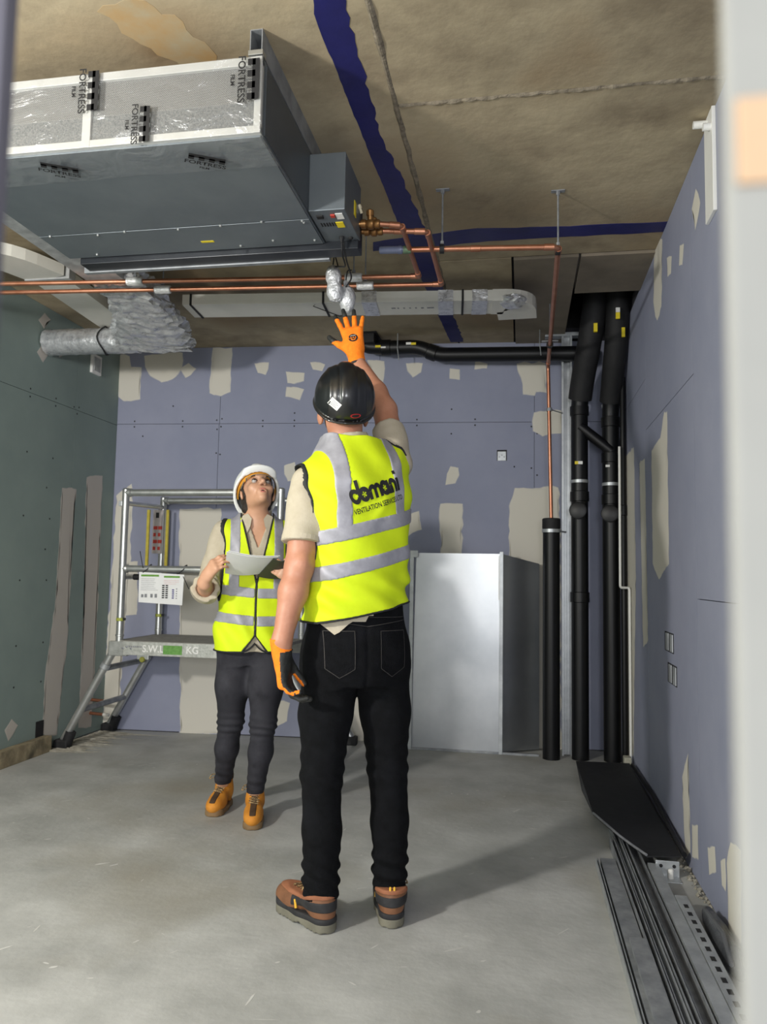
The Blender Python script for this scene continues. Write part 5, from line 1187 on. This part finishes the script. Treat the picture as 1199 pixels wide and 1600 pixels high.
for z0, lab in ((1.335, 'upper'), (1.215, 'lower')):
    b_ = vpart('reflective_band', np.maximum(np.maximum(vd - .003, np.abs(Z - z0 - .26 * u_) - .0255), cutb), M_refl, vest)
for u0 in (-.116, .100):
    b_ = vpart('reflective_band', np.maximum(np.maximum(vd - .0026, np.abs(u_ - u0) - .0255), np.maximum(cutb, 1.335 + .26 * u_ - Z)), M_refl, vest)
for f in (np.maximum(vd - .004, np.maximum(np.abs(armL - .003) - .0045, hem)), np.maximum(vd - .004, np.abs(armR - .003) - .0045), np.maximum(vd - .004, np.maximum(np.abs(neck - .003) - .004, -0 * Z)), np.maximum(vd - .004, np.maximum(np.abs(hem + .003) - .004, -armL))):
    vpart('black_piping', f, M_trim, vest)
bvv = BVHTree.FromPolygons([v.co + Vector(MB) for v in vest.data.vertices], [p.vertices for p in vest.data.polygons])
ray_t = Vector((fwT[0], fwT[1], 0))
def pl_t(u, v):
    U = u * math.cos(.34) - v * math.sin(.34); V = u * math.sin(.34) + v * math.cos(.34)
    return Vector((-.575, 2.62, 1.432)) + Vector((rtT[0], rtT[1], 0)) * (U - .003) - ray_t * .5 + Vector((0, 0, V))
S = .0325; PI = math.pi; lw = .35
strokes = []
def add(pts): strokes.extend([[(x * S - .092, y * S * 1.35 - .004) for x, y in q_] for q_ in stroke(pts, lw)])
add(arc(.5, .55, .42, .5, 2 * PI - .35, 22)); add(line((1.0, .25), (1.0, 1.75)))
add(arc(1.52, .55, .42, 0, 2 * PI, 26))
add(line((2.18, 0), (2.18, .6), 4)); add(arc(2.5, .62, .32, PI, 0, 12)); add(line((2.82, .62), (2.82, 0), 4)); add(arc(3.14, .62, .32, PI, 0, 12)); add(line((3.46, .62), (3.46, 0), 4))
add(arc(4.08, .55, .42, 0, 2 * PI, 26)); add(line((4.56, 0.0), (4.56, 1.05)))
add(line((4.92, 0), (4.92, .6), 4)); add(arc(5.22, .62, .30, PI, 0, 12)); add(line((5.52, .62), (5.52, 0), 4))
add(line((5.92, 0), (5.92, 1.0))); add(line((5.92, 1.3), (5.92, 1.58), 2))
for cx_ in (1.52, 4.08):
    for k in range(5):
        a = k * 2 * PI / 5
        strokes.append([((cx_ + r_ * math.cos(a + da)) * S - .092, (.55 + r_ * math.sin(a + da)) * S * 1.35 - .004) for r_, da in ((.05, 0), (.27, -.35), (.27, .25))])
decal('company_lettering', strokes, bvv, pl_t, ray_t, .0035, M_ink, vest, MB)
decal('company_lettering', [[(x + .006, y - .029) for x, y in p] for p in font_polys('VENTILATION SERVICES LTD', .0245, .66)], bvv, pl_t, ray_t, .0035, M_ink, vest, MB)

# gloves
def glove(F, thumb, curl, spread, box_r, palm, parent, base, cuff_dir, **kw):
    o_ = F @ Vector((0, .06, 0)); v = Vol(o_ - Vector((.13, .13, .15)), o_ + Vector((.13, .13, .15)), .0024)
    hand(v, F, thumb, curl, spread, 1.06, 1.06, **kw)
    v.cap(F @ Vector((0, -.055, 0)), F @ Vector((0, -.01, 0)), .034, .031, .012)
    X, Y, Z = v.all(); Fi = F.inverted()
    yl = Fi[1][0] * X + Fi[1][1] * Y + Fi[1][2] * Z + Fi[1][3]
    v.f = np.maximum(v.f, -.055 - yl)
    me = v.mesh('glove', 2); me.materials.append(M_orange); me.materials.append(M_nitrile)
    idx = []
    R3 = F.to_3x3()
    for p in me.polygons:
        c = Fi @ Vector(p.center); n = R3.inverted() @ Vector(p.normal)
        tip = c.y > palm[0]; th = abs(c.x) > .062 and thumb * c.x > 0
        side = n.z < -.12 and c.y > palm[1]
        idx.append(1 if (tip or side or (th and c.y > .060)) else 0)
    me.polygons.foreach_set('material_index', idx)
    g = obj('glove', me, None, parent); g.data.transform(Matrix.Translation(-Vector(base)))
    ring = bmesh.new(); sweep(ring, [F @ Vector((0, -.060, 0)), F @ Vector((0, -.051, 0))], circ(.0352, 24))
    if thumb < 0: child('glove_cuff', ring, M_trim, g, base)
    else: ring.free()
    return g
FR = handframe(wrR, (-.24, .12, .96), (.10, -.98, .15))
FR = handframe(Vector(wrR) + FR.to_3x3() @ Vector((0, .045, 0)), (-.20, .12, .97), (.14, -.97, .15))
gR = glove(FR, -1, [.10, .07, .06, .10], .27, None, (.158, .02), man, MB, None, thumb_dir=(.80, .60, -.05), thumb_curl=.25); tag(gR, 'orange knitted work glove with black fingertips, raised')
bvg = BVHTree.FromPolygons([v.co + Vector(MB) for v in gR.data.vertices], [p.vertices for p in gR.data.polygons])
R3 = FR.to_3x3(); zd = -(R3 @ Vector((0, 0, 1)))
pl_g = lambda u, v: FR @ Vector((u, .052 + v, .15))
disc = [[(0, 0), (.019 * math.cos(a), .019 * math.sin(a)), (.019 * math.cos(a + .3), .019 * math.sin(a + .3))] for a in np.arange(0, 6.2, .3)]
decal('glove_badge', disc, bvg, pl_g, zd, .0008, M_ink, gR, MB)
decal('glove_badge', [[(x, y + .0) for x, y in p] for i in range(7) for p in stroke(line((-.0155 + i * .0045, -.004), (-.0155 + i * .0045 + (.003 if i % 2 else -.001), .0045), 2), .0022)], bvg, pl_g, zd, .0016, M_orange, gR, MB)
decal('glove_badge', [p for i in range(6) for p in stroke(line((-.009 + i * .0036, .0085), (-.008 + i * .0036, .0125), 2), .0016)], bvg, pl_g, zd, .0016, M_white, gR, MB)
FL = handframe(Vector(wrL) + Vector((.0, .006, -.045)), (.10, .10, -.98), (-.97, -.02, -.05))
gL = glove(FL, 1, [.62, .60, .56, .45], .05, None, (.125, -.012), man, MB, None, thumb_dir=(.45, .85, -.35), thumb_curl=.5); tag(gL, 'orange work glove with black palm, hanging half closed')
# hard hat, hair and boots
hm = helmet(HM, M_helm_k, man, MB); tag(hm, 'black hard hat with white sticker and red badge')
bvh = BVHTree.FromPolygons([v.co + Vector(MB) for v in hm.data.vertices], [p.vertices for p in hm.data.polygons])
hb_ray = HM.to_3x3() @ Vector((0, 1, 0.0))
pl_h = lambda u, v: HM @ Vector((u, -.4, v))
oval = [[(.028, .012), (.028 + .019 * math.cos(a), .012 + .0085 * math.sin(a)), (.028 + .019 * math.cos(a + .4), .012 + .0085 * math.sin(a + .4))] for a in np.arange(0, 6.3, .4)]
decal('helmet_badge', oval, bvh, pl_h, hb_ray, .0006, mat('red_badge', (170, 34, 40), (180, 44, 48), 20, .5), hm, MB)
decal('helmet_badge', [[(.028, .012), (.028 + .014 * math.cos(a), .012 + .0052 * math.sin(a)), (.028 + .014 * math.cos(a + .4), .012 + .0052 * math.sin(a + .4))] for a in np.arange(0, 6.3, .4)], bvh, pl_h, hb_ray, .0010, M_ink, hm, MB)
st_ = []
for i in range(5):
    for j in range(4):
        f = lambda a, b: (-.046 + (a * .038 - .019) * .84 - (b * .028 - .014) * -.54 , .048 + (a * .038 - .019) * -.54 + (b * .028 - .014) * .84)
        st_.append([f(i / 5, j / 4), f((i + 1) / 5, j / 4), f((i + 1) / 5, (j + 1) / 4), f(i / 5, (j + 1) / 4)])
sk = decal('sticker', st_, bvh, pl_h, hb_ray, .0007, M_white, hm, MB)
prn = []
for k in range(4):
    b0 = .2 + k * .18; prn.append([f(.15, b0), f(.8 - .12 * (k % 2), b0), f(.8 - .12 * (k % 2), b0 + .06), f(.15, b0 + .06)])
decal('sticker_print', prn, bvh, pl_h, hb_ray, .0012, M_grey_ink, hm, MB)
hv = Vol(HM @ Vector((0, -.02, -.02)) - Vector((.13, .13, .13)), HM @ Vector((0, -.02, -.02)) + Vector((.13, .13, .13)), .004); X, Y, Z = hv.all()
R3h = HM.to_3x3(); hf = elld(X, Y, Z, q((0, -.022, .015)), (.080, .090, .100), R3h); Hi = HM.inverted(); yl = Hi[1][0] * X + Hi[1][1] * Y + Hi[1][2] * Z + Hi[1][3]; zl = Hi[2][0] * X + Hi[2][1] * Y + Hi[2][2] * Z + Hi[2][3]
hv.f = np.maximum(np.maximum(hf, yl - .01), -.078 - zl).astype(np.float32); ho = child('hair', hv.mesh('hair'), M_hair, man, MB)
def beard():
    b = Vol(HM @ Vector((0, .05, -.07)) - Vector((.11, .11, .11)), HM @ Vector((0, .05, -.07)) + Vector((.11, .11, .11)), .004); X, Y, Z = b.all()
    d = smin(elld(X, Y, Z, q((0, .035, -.048)), (.0645, .065, .078), R3h), elld(X, Y, Z, q((0, .083, -.10)), (.026, .025, .022)), .02)
    zl = Hi[2][0] * X + Hi[2][1] * Y + Hi[2][2] * Z + Hi[2][3]; yl = Hi[1][0] * X + Hi[1][1] * Y + Hi[1][2] * Z + Hi[1][3]
    b.f = np.maximum(np.maximum(d, zl + .05), -(yl - .005)).astype(np.float32); child('beard', b.mesh('beard'), M_hair, man, MB)
beard()
boot((-.675, 2.60), math.radians(52), 'brown', man, MB); boot((-.438, 2.705), math.radians(14), 'brown', man, MB)
# =================================================================== the woman with the papers
WB = (-1.29, 3.60, 0.0)
fwW = (.40, -.917); rtW = (-.917, -.40)
wc = (-1.275, 3.58)
wshR, welR, wwrR = (-1.417, 3.518, 1.365), (-1.470, 3.455, 1.080), (-1.400, 3.275, 1.115)
wshL, welL, wwrL = (-1.133, 3.642, 1.375), (-1.02, 3.58, 1.10), (-.985, 3.36, 1.125)
HW = frame((-1.262, 3.545, 1.560), (.44, -.72, .58))
qw = lambda p: tuple(HW @ Vector(p)); RW = HW.to_3x3()
TORSO_W = [(.87, wc[0], wc[1], .130, .09, .10), (.95, wc[0], wc[1], .128, .095, .095), (1.05, wc[0], wc[1], .122, .092, .088), (1.16, wc[0], wc[1], .135, .105, .09), (1.24, wc[0], wc[1], .143, .115, .092), (1.32, wc[0], wc[1], .148, .095, .09), (1.385, wc[0], wc[1], .125, .07, .085), (1.42, wc[0], wc[1], .075, .058, .068), (1.45, wc[0], wc[1], .056, .052, .058)]
wbody = Vol((-1.60, 3.12, .06), (-.92, 3.86, 1.74), .0045); X, Y, Z = wbody.all()
wbody.field(loft(X, Y, Z, TORSO_W, rtW, fwW)[0])
wbody.cap((wc[0], wc[1] + .005, 1.40), qw((0, -.035, -.055)), .054, .050, .045)
# head
wbody.ell(qw((0, -.012, .028)), (.073, .094, .092), .02, R=RW)
wbody.ell(qw((0, .030, -.030)), (.056, .062, .062), .03, R=RW)
wbody.cap(qw((-.036, .005, -.062)), qw((0, .074, -.090)), .016, .016, .03); wbody.cap(qw((.036, .005, -.062)), qw((0, .074, -.090)), .016, .016, .03)
for sx in (-1, 1):
    wbody.ell(qw((sx * .036, .066, -.030)), (.024, .022, .024), .02, R=RW)      # cheeks
    wbody.ell(qw((sx * .031, .088, .004)), (.018, .010, .011), .012, 's', R=RW)  # eye sockets
    wbody.ell(qw((sx * .076, -.010, -.012)), (.008, .018, .029), .006, R=RW @ Matrix.Rotation(sx * -.35, 3, 'Z'))
    wbody.ell(qw((sx * .0120, .107, -.035)), (.008, .010, .0075), .006, R=RW)    # nostril wings
    wbody.ell(qw((sx * .0070, .114, -.0440)), (.0042, .0060, .0052), .002, 's', R=RW)
wbody.cap(qw((0, .088, .014)), qw((0, .122, -.030)), .0080, .0115, .010)
wbody.ell(qw((0, .090, .026)), (.030, .010, .010), .015, R=RW)
wbody.ell(qw((0, .088, -.066)), (.025, .014, .016), .012, R=RW)
wbody.ell(qw((0, .104, -.0685)), (.016, .008, .0040), .004, 's', R=RW)
# arms
for a, b, c in ((wshR, welR, wwrR), (wshL, welL, wwrL)):
    wbody.cap(a, b, .044, .037, .03); wbody.cap(b, Vector(b).lerp(Vector(c), .35), .037, .037, .02); wbody.cap(Vector(b).lerp(Vector(c), .35), c, .037, .024, .02)
FWR = handframe(Vector(wwrR) + Vector((.008, -.012, .03)), (.62, -.28, .73), (-.50, -.86, .10))
wbody.cap(wwrR, FWR @ Vector((0, 0, 0)), .024, .022, .02)
hand(wbody, FWR, -1, [.62, .66, .68, .62], .04, .90, 1.0, thumb_dir=(.45, .80, -.45), thumb_curl=.25)
FWL = handframe(Vector(wwrL) + Vector((-.005, -.02, .02)), (-.70, -.35, .45), (.45, -.85, -.1))
wbody.cap(wwrL, FWL @ Vector((0, 0, 0)), .024, .022, .02)
hand(wbody, FWL, 1, [.5, .5, .5, .5], .04, .90, 1.0, thumb_dir=(.45, .80, -.45), thumb_curl=.25)
WLR = [(-1.352, 3.565, .80, .090), (-1.362, 3.56, .63, .080), (-1.372, 3.575, .46, .058), (-1.405, 3.625, .32, .054), (-1.464, 3.735, .125, .040)]
WLL = [(-1.200, 3.60, .80, .090), (-1.192, 3.55, .63, .080), (-1.190, 3.52, .47, .058), (-1.208, 3.55, .33, .054), (-1.250, 3.605, .125, .040)]
for leg in (WLR, WLL):
    for a, b in zip(leg, leg[1:]): wbody.cap(a[:3], b[:3], a[3] - .012, b[3] - .010, .02)
woman = obj('person', wbody.mesh('person', 1), M_skin_w); rel(woman, WB)
tag(woman, 'person in white hard hat, safety glasses and yellow vest, looking up with papers', 'person')
# face details
for sx in (-1, 1):
    c = HW @ Vector((sx * .031, .0785, .003))
    bm = bmesh.new(); bmesh.ops.create_uvsphere(bm, u_segments=20, v_segments=12, radius=.0118); bm.transform(Matrix.Translation(c))
    ey = child('eye', bm, mat('eye_white', (186, 178, 172), None, 5, .3), woman, WB); ey.data.polygons.foreach_set('use_smooth', [True] * len(ey.data.polygons))
    d = (RW @ Vector((.10, .90, .42))).normalized()
    bm = bmesh.new(); lathe(bm, c + d * .0098, d, [(0, .0072), (.0012, .0066), (.0022, .004), (.0026, .001)], 14)
    child('iris', bm, mat('dark_iris', (44, 30, 22), None, 5, .2), ey, WB)
    pts = [HW @ Vector((sx * (.031 + .018 * t), .0905 - .006 * t * t - .004 * (t > .5) * t, .0255 + .004 * (1 - t * t) - .004 * max(0, t))) for t in (-1, -.5, 0, .5, 1)]
    child('eyebrow', T(pts, .0028, 8, scales=[.8, 1.1, 1.1, .9, .4]), M_hair, woman, WB)
    pts = [HW @ Vector((sx * .031 + .0135 * t, .0905 - .0075 * t * t, .0030 + .0068 * (1 - t * t))) for t in (-1, -.6, -.2, .2, .6, 1)]
    child('upper_eyelid', T(pts, .0022, 8, scales=[.5, 1, 1.2, 1.2, 1, .5]), mat('lash_line', (70, 46, 38), None, 5, .6), woman, WB)
lipm = mat('lips', (186, 108, 98), (196, 118, 108), 20, .4)
for z0, y0, r, dz in ((-.0615, .1005, .0042, .0030), (-.0725, .0975, .0050, -.0035)):
    pts = [HW @ Vector((.0235 * t, y0 - .013 * t * t, z0 + dz * (1 - t * t) - (.003 if dz < 0 else .006) * 0 + (-.004 * t * t if dz > 0 else .004 * t * t))) for t in (-1, -.66, -.33, 0, .33, .66, 1)]
    child('lip', T(pts, r, 10, scales=[.25, .7, 1, .92 if dz > 0 else 1, 1, .7, .25]), lipm, woman, WB)
child('mouth_opening', T([HW @ Vector((.017 * t, .0985 - .010 * t * t, -.0675)) for t in (-1, -.5, 0, .5, 1)], .0032, 8, scales=[.3, .9, 1, .9, .3]), mat('mouth_dark', (70, 34, 32), None, 5, .5), woman, WB)
# hair gathered under the hat
hv = Vol(HW @ Vector((0, -.03, -.02)) - Vector((.15, .15, .15)), HW @ Vector((0, -.03, -.02)) + Vector((.15, .15, .15)), .004); X, Y, Z = hv.all(); Hi = HW.inverted()
xl, yl, zl = (Hi[i][0] * X + Hi[i][1] * Y + Hi[i][2] * Z + Hi[i][3] for i in range(3))
hf = smin(elld(xl, yl, zl, (0, -.022, .02), (.085, .092, .092)), elld(xl, yl, zl, (0, -.062, -.055), (.070, .045, .050)), .03)
side = np.maximum(elld(xl, yl, zl, (0, .012, .03), (.080, .088, .088)), -(np.abs(xl) - .055))
hf = smin(hf, np.maximum(side, .0 - zl), .01)
hf = hf + wrinkle(xl, yl, zl, .002, 90, 20, 160, 1.)
front = yl - .024 - .6 * np.clip(zl - .035, -.02, .06)
hv.f = np.maximum(np.maximum(hf, front), -.10 - zl).astype(np.float32)
child('hair', hv.mesh('hair'), M_hair, woman, WB)
HWH = HW @ Matrix.Translation((0, -.012, .004)) @ Matrix.Rotation(.30, 4, 'X')
hw = helmet(HWH, M_helm_w, woman, WB); tag(hw, 'white hard hat tipped back')
bnd = bmesh.new()
pts = [HWH @ Vector((.090 * math.sin(a), -.008 + .113 * math.cos(a), .020 - .002 * math.cos(a))) for a in np.linspace(-1.9, 1.9, 30)]
sweep(bnd, pts, [(-.003, -.014), (.003, -.014), (.003, .014), (-.003, .014)], ref=RW @ Vector((0, 0, 1)))
child('headband', bnd, mat('amber_headband', (206, 142, 40), (218, 156, 56), 20, .6), hw, WB)
# safety glasses
def clear_lens():
    m = bpy.data.materials.new('clear_lens'); m.use_nodes = True; nt = m.node_tree; N = nt.nodes; L = nt.links; out = N['Material Output']; N.remove(N['Principled BSDF'])
    a = N.new('ShaderNodeBsdfTransparent'); a.inputs[0].default_value = (.93, .95, .96, 1); b = N.new('ShaderNodeBsdfGlossy'); b.inputs['Roughness'].default_value = .06
    f = N.new('ShaderNodeFresnel'); f.inputs['IOR'].default_value = 1.22; x = N.new('ShaderNodeMixShader')
    L.new(f.outputs[0], x.inputs[0]); L.new(a.outputs[0], x.inputs[1]); L.new(b.outputs[0], x.inputs[2]); L.new(x.outputs[0], out.inputs['Surface']); return m
bm = bmesh.new(); rows = []
for i in range(25):
    a = -1.05 + 2.1 * i / 24; row = []
    for j in range(6):
        t = j / 5; zz = -.024 + .046 * t + (.012 * math.exp(-(a / .16) ** 2) * (1 - t)); R__ = .078 + .002 * math.sin(t * 3)
        row.append(bm.verts.new(HW @ Vector((R__ * math.sin(a), .026 + R__ * 1.08 * math.cos(a) - .010 * (1 - t), zz))))
    rows.append(row)
for a, b in zip(rows, rows[1:]):
    for j in range(5): bm.faces.new((a[j], b[j], b[j + 1], a[j + 1]))
gl = child('safety_glasses', bm, clear_lens(), woman, WB); gl.data.polygons.foreach_set('use_smooth', [True] * len(gl.data.polygons)); tag(gl, 'clear wraparound safety glasses')
edge = [HW @ Vector((.0795 * math.sin(a), .026 + .0855 * math.cos(a), .0225)) for a in np.linspace(-1.05, 1.05, 25)]
child('lens_rim', T(edge, .0014, 6), mat('smoky_frame', (110, 112, 112), None, 5, .3), gl, WB)
for sx in (-1, 1): child('temple_arm', T([HW @ Vector((sx * .0755, .052, .018)), HW @ Vector((sx * .081, .0, .010)), HW @ Vector((sx * .080, -.03, -.004))], .0024, 6, .02), MATS['smoky_frame'], gl, WB)

# jeans
wj = Vol((-1.56, 3.40, .10), (-1.0, 3.80, .92), .005); X, Y, Z = wj.all()
PW = [(.735, wc[0], wc[1] + .005, .135, .085, .105), (.80, wc[0], wc[1] + .005, .165, .108, .125), (.86, wc[0], wc[1] + .005, .160, .108, .12), (.91, wc[0], wc[1] + .005, .145, .10, .11)]
jd = loft(X, Y, Z, PW, rtW, fwW, 2.2)[0]
for leg in (WLR, WLL):
    ld_ = None
    for a, b in zip(leg, leg[1:]):
        c_ = capd(X, Y, Z, a[:3], b[:3], a[3], b[3]); ld_ = c_ if ld_ is None else smin(ld_, c_, .03)
    jd = smin(jd, np.maximum(ld_, leg[-1][2] - Z), .03)
jd = jd + np.exp(-((Z - .45) / .05) ** 2) * wrinkle(X, Y, Z, .0040, 12, 20, 190, 2.) + np.exp(-((Z - .18) / .05) ** 2) * wrinkle(X, Y, Z, .0022, 20, 20, 130, 1.) + wrinkle(X, Y, Z, .001, 30, 20, 40, 3.)
wj.f = jd.astype(np.float32)
wjo = child('jeans', wj.mesh('jeans'), M_greyjean, woman, WB); tag(wjo, 'washed charcoal skinny jeans')
# shirt with full sleeves pushed up at the cuff
ws = Vol((-1.60, 3.20, .78), (-.93, 3.78, 1.53), .005); X, Y, Z = ws.all()
ST = [(.80, wc[0], wc[1], .172, .122, .126), (.90, wc[0], wc[1], .160, .116, .12)] + [(r[0], r[1], r[2], r[3] + .014, r[4] + .012, r[5] + .014) for r in TORSO_W[2:-1]]
sd, u_, v_ = loft(X, Y, Z, ST, rtW, fwW)
for a, b, c in ((wshR, welR, wwrR), (wshL, welL, wwrL)):
    e = Vector(b).lerp(Vector(c), .52); sl_ = smin(capd(X, Y, Z, a, b, .058, .056), capd(X, Y, Z, b, e, .057, .060), .02)
    puff = capd(X, Y, Z, Vector(b).lerp(Vector(c), .30), e, .062, .060); sl_ = smin(sl_, puff, .02)
    dr_ = (Vector(c) - Vector(b)).normalized(); tt = (X - e.x) * dr_.x + (Y - e.y) * dr_.y + (Z - e.z) * dr_.z
    near = capd(X, Y, Z, b, c, .06, .06) < .02
    sl_ = sl_ + np.exp(-((tt + .03) / .05) ** 2) * wrinkle(X, Y, Z, .0055, 60, 90, 95, 1.) * near
    sl_ = np.maximum(sl_, np.where(near, tt, -1)); sl_ = np.maximum(sl_, -np.where(near & (tt > -.02), capd(X, Y, Z, b, c, .042, .040), 1))
    sd = smin(sd, sl_, .02)
sd = sd + wrinkle(X, Y, Z, .0022, 30, 40, 40, 2.)
na = Vector((wc[0], wc[1], 1.385)); nb = Vector((wc[0] - .005, wc[1] + .015, 1.475)); cd = capd(X, Y, Z, na, nb, .070, .074, True)
sd = smin(sd, np.maximum(np.abs(cd + .004) - .006, cd), .008)
vneck = np.maximum(np.abs(u_ + .004) - np.clip((Z - 1.285) * .36, 0, .052), .02 - v_); sd = np.maximum(sd, -vneck)
ws.f = sd.astype(np.float32)
wso = child('shirt', ws.mesh('shirt'), M_cream, woman, WB); tag(wso, 'cream shirt with open collar and rolled sleeves')
for sx in (-1, 1):      # collar points lying over the vest
    cp = bmesh.new()
    def col_fn(u, v, t, sx=sx): 
        a = Vector((wc[0], wc[1], 0)) + Vector((rtW[0], rtW[1], 0)) * (sx * u) + Vector((fwW[0], fwW[1], 0)) * (.075 - .6 * max(0, u - .03) * .5 + .35 * (1.425 - v) + t) + Vector((0, 0, v))
        return tuple(a)
    prism(cp, [(.028, 1.43), (.046, 1.455), (.070, 1.445), (.098, 1.375), (.052, 1.352), (.034, 1.395)], col_fn, 0, .005)
    child('collar_point', cp, M_cream, wso, WB)
# vest
WT = [(.79, wc[0], wc[1], .188, .140, .135), (.90, wc[0], wc[1], .182, .134, .13), (1.02, wc[0], wc[1], .172, .126, .122), (1.15, wc[0], wc[1], .168, .132, .118), (1.25, wc[0], wc[1], .170, .138, .12), (1.33, wc[0], wc[1], .170, .122, .118), (1.385, wc[0], wc[1], .152, .098, .108), (1.43, wc[0], wc[1], .108, .078, .09), (1.46, wc[0], wc[1], .08, .068, .075)]
wv_ = Vol((-1.52, 3.38, .77), (-1.02, 3.80, 1.50), .0042); X, Y, Z = wv_.all()
vd, u_, v_ = loft(X, Y, Z, WT, rtW, fwW, 2.3)
vd = smin(vd, elld(X, Y, Z, (wshR[0] + .015, wshR[1], 1.372), (.055, .06, .06)), .04); vd = smin(vd, elld(X, Y, Z, (wshL[0] - .015, wshL[1], 1.372), (.055, .06, .06)), .04)
vd = vd + wrinkle(X, Y, Z, .0032, 22, 18, 14, 2.) + wrinkle(X, Y, Z, .0018, 55, 30, 30, 4.) + np.exp(-((Z - .9) / .1) ** 2) * wrinkle(X, Y, Z, .0045, 40, 20, 34, 1.)
armR_ = capd(X, Y, Z, (wshR[0] - .015, wshR[1] - .005, 1.365), welR, .067, .072); armL_ = capd(X, Y, Z, (wshL[0] + .015, wshL[1] + .005, 1.365), welL, .067, .072)
neckw = capd(X, Y, Z, (wc[0], wc[1], 1.43), (wc[0], wc[1], 1.55), .080, .09)
vv2 = np.maximum(np.abs(u_) - np.clip((Z - 1.125) * .235, 0, .075), -v_)                # V neck
flare = np.maximum(np.abs(u_) - .003 - np.clip(.878 - Z, 0, .1) * .75, -v_)              # open lower front
hemw = .80 + 11.0 * np.clip(.06 - np.abs(u_), 0, .06) ** 2 * (v_ > 0) - Z
cutw = np.maximum(np.maximum(-armR_, -armL_), np.maximum(np.maximum(-neckw, hemw), np.maximum(-vv2, -flare)))
def wpart(name, f, m, parent):
    wv_.f = f.astype(np.float32); return child(name, wv_.mesh(name, 2), m, parent, WB)
wvest = wpart('hi_vis_vest', np.maximum(vd, cutw), M_hivis, woman); tag(wvest, 'fluorescent yellow vest open at the neck, zipped in front')
cb2 = np.maximum(cutw, np.maximum(np.maximum(.004 - armR_, .004 - armL_), .006 - np.maximum(np.abs(u_) * (v_ > 0) + (v_ <= 0) * 1., 0)))
for z0 in (1.075, .945): wpart('reflective_band', np.maximum(np.maximum(vd - .003, np.abs(Z - z0 + .25 * np.clip(u_, 0, .2) * 0 - .10 * np.clip(u_, 0, .2)) - .024), cb2), M_refl, wvest)
for u0 in (.103, -.103): wpart('reflective_band', np.maximum(np.maximum(vd - .0026, np.abs(u_ - u0) - .024), np.maximum(cb2, 1.06 - Z)), M_refl, wvest)
for f in (np.maximum(vd - .004, np.maximum(np.abs(armR_ - .002) - .004, hemw)), np.maximum(vd - .004, np.abs(armL_ - .002) - .004), np.maximum(vd - .004, np.maximum(np.maximum(np.abs(vv2 - .002) - .004, 1.12 - Z), -neckw)), np.maximum(vd - .004, np.maximum(np.maximum(np.abs(u_) - .005 - np.clip(.878 - Z, 0, .1) * .80, -(np.abs(u_) - np.clip(.878 - Z, 0, .1) * .70 + .003 * (Z > .878))), np.maximum(np.maximum(-v_, Z - 1.14), hemw))), np.maximum(vd - .004, np.abs(hemw + .003) - .004)):
    wpart('black_piping', f, M_trim, wvest)
boot((-1.468, 3.755), math.radians(184), 'tan', woman, WB); boot((-1.250, 3.61), math.radians(196), 'tan', woman, WB)
# papers and folder held in front
pb_ = (-1.2, 3.3, 1.2)
pt = empty('paper_stack', pb_); tag(pt, 'white paper sheets tilted upward in the hand of the person looking up', 'paper')
def quad(c4, th):
    c4 = [Vector(c) for c in c4]; n = (c4[1] - c4[0]).cross(c4[3] - c4[0]).normalized() * th; bm = bmesh.new(); N_ = 10; top = []; bot = []
    for i in range(N_ + 1):
        r1 = []; r2 = []
        for j in range(5):
            s, t = i / N_, j / 4; p = c4[0].lerp(c4[1], s).lerp(c4[3].lerp(c4[2], s), t) - Vector((0, 0, .010 * math.sin(math.pi * s)))
            r1.append(bm.verts.new(p)); r2.append(bm.verts.new(p + n))
        top.append(r1); bot.append(r2)
    for i in range(N_):
        for j in range(4): bm.faces.new((top[i][j], top[i + 1][j], top[i + 1][j + 1], top[i][j + 1])); bm.faces.new((bot[i][j], bot[i][j + 1], bot[i + 1][j + 1], bot[i + 1][j]))
    for g in (range(N_),):
        for i in g:
            for j in (0, 4): bm.faces.new((top[i][j], bot[i][j], bot[i + 1][j], top[i + 1][j]))
    for i in (0, N_):
        for j in range(4): bm.faces.new((top[i][j], top[i][j + 1], bot[i][j + 1], bot[i][j]))
    bmesh.ops.recalc_face_normals(bm, faces=bm.faces[:]); return bm
P('sheet', quad([(-1.345, 3.37, 1.168), (-1.165, 3.39, 1.172), (-1.035, 3.20, 1.243), (-1.265, 3.18, 1.262)], .0015), M_paper, pt, pb_, True)
P('sheet', quad([(-1.338, 3.365, 1.173), (-1.155, 3.385, 1.177), (-1.030, 3.205, 1.248), (-1.258, 3.185, 1.267)], .0015), M_paper, pt, pb_, True)
ft_ = empty('folder', (-1.12, 3.32, 1.19)); tag(ft_, 'dark folder held under the white papers', 'folder')
P('cover', quad([(-1.20, 3.405, 1.158), (-1.035, 3.42, 1.158), (-.995, 3.22, 1.236), (-1.06, 3.205, 1.236)], .004), mat('dark_olive_folder', (40, 42, 34), (52, 54, 44), 12, .6), ft_, (-1.12, 3.32, 1.19), False)
P('spine', T([(-1.20, 3.405, 1.157), (-1.035, 3.42, 1.157)], .004, 8), MATS['dark_olive_folder'], ft_, (-1.12, 3.32, 1.19), False)
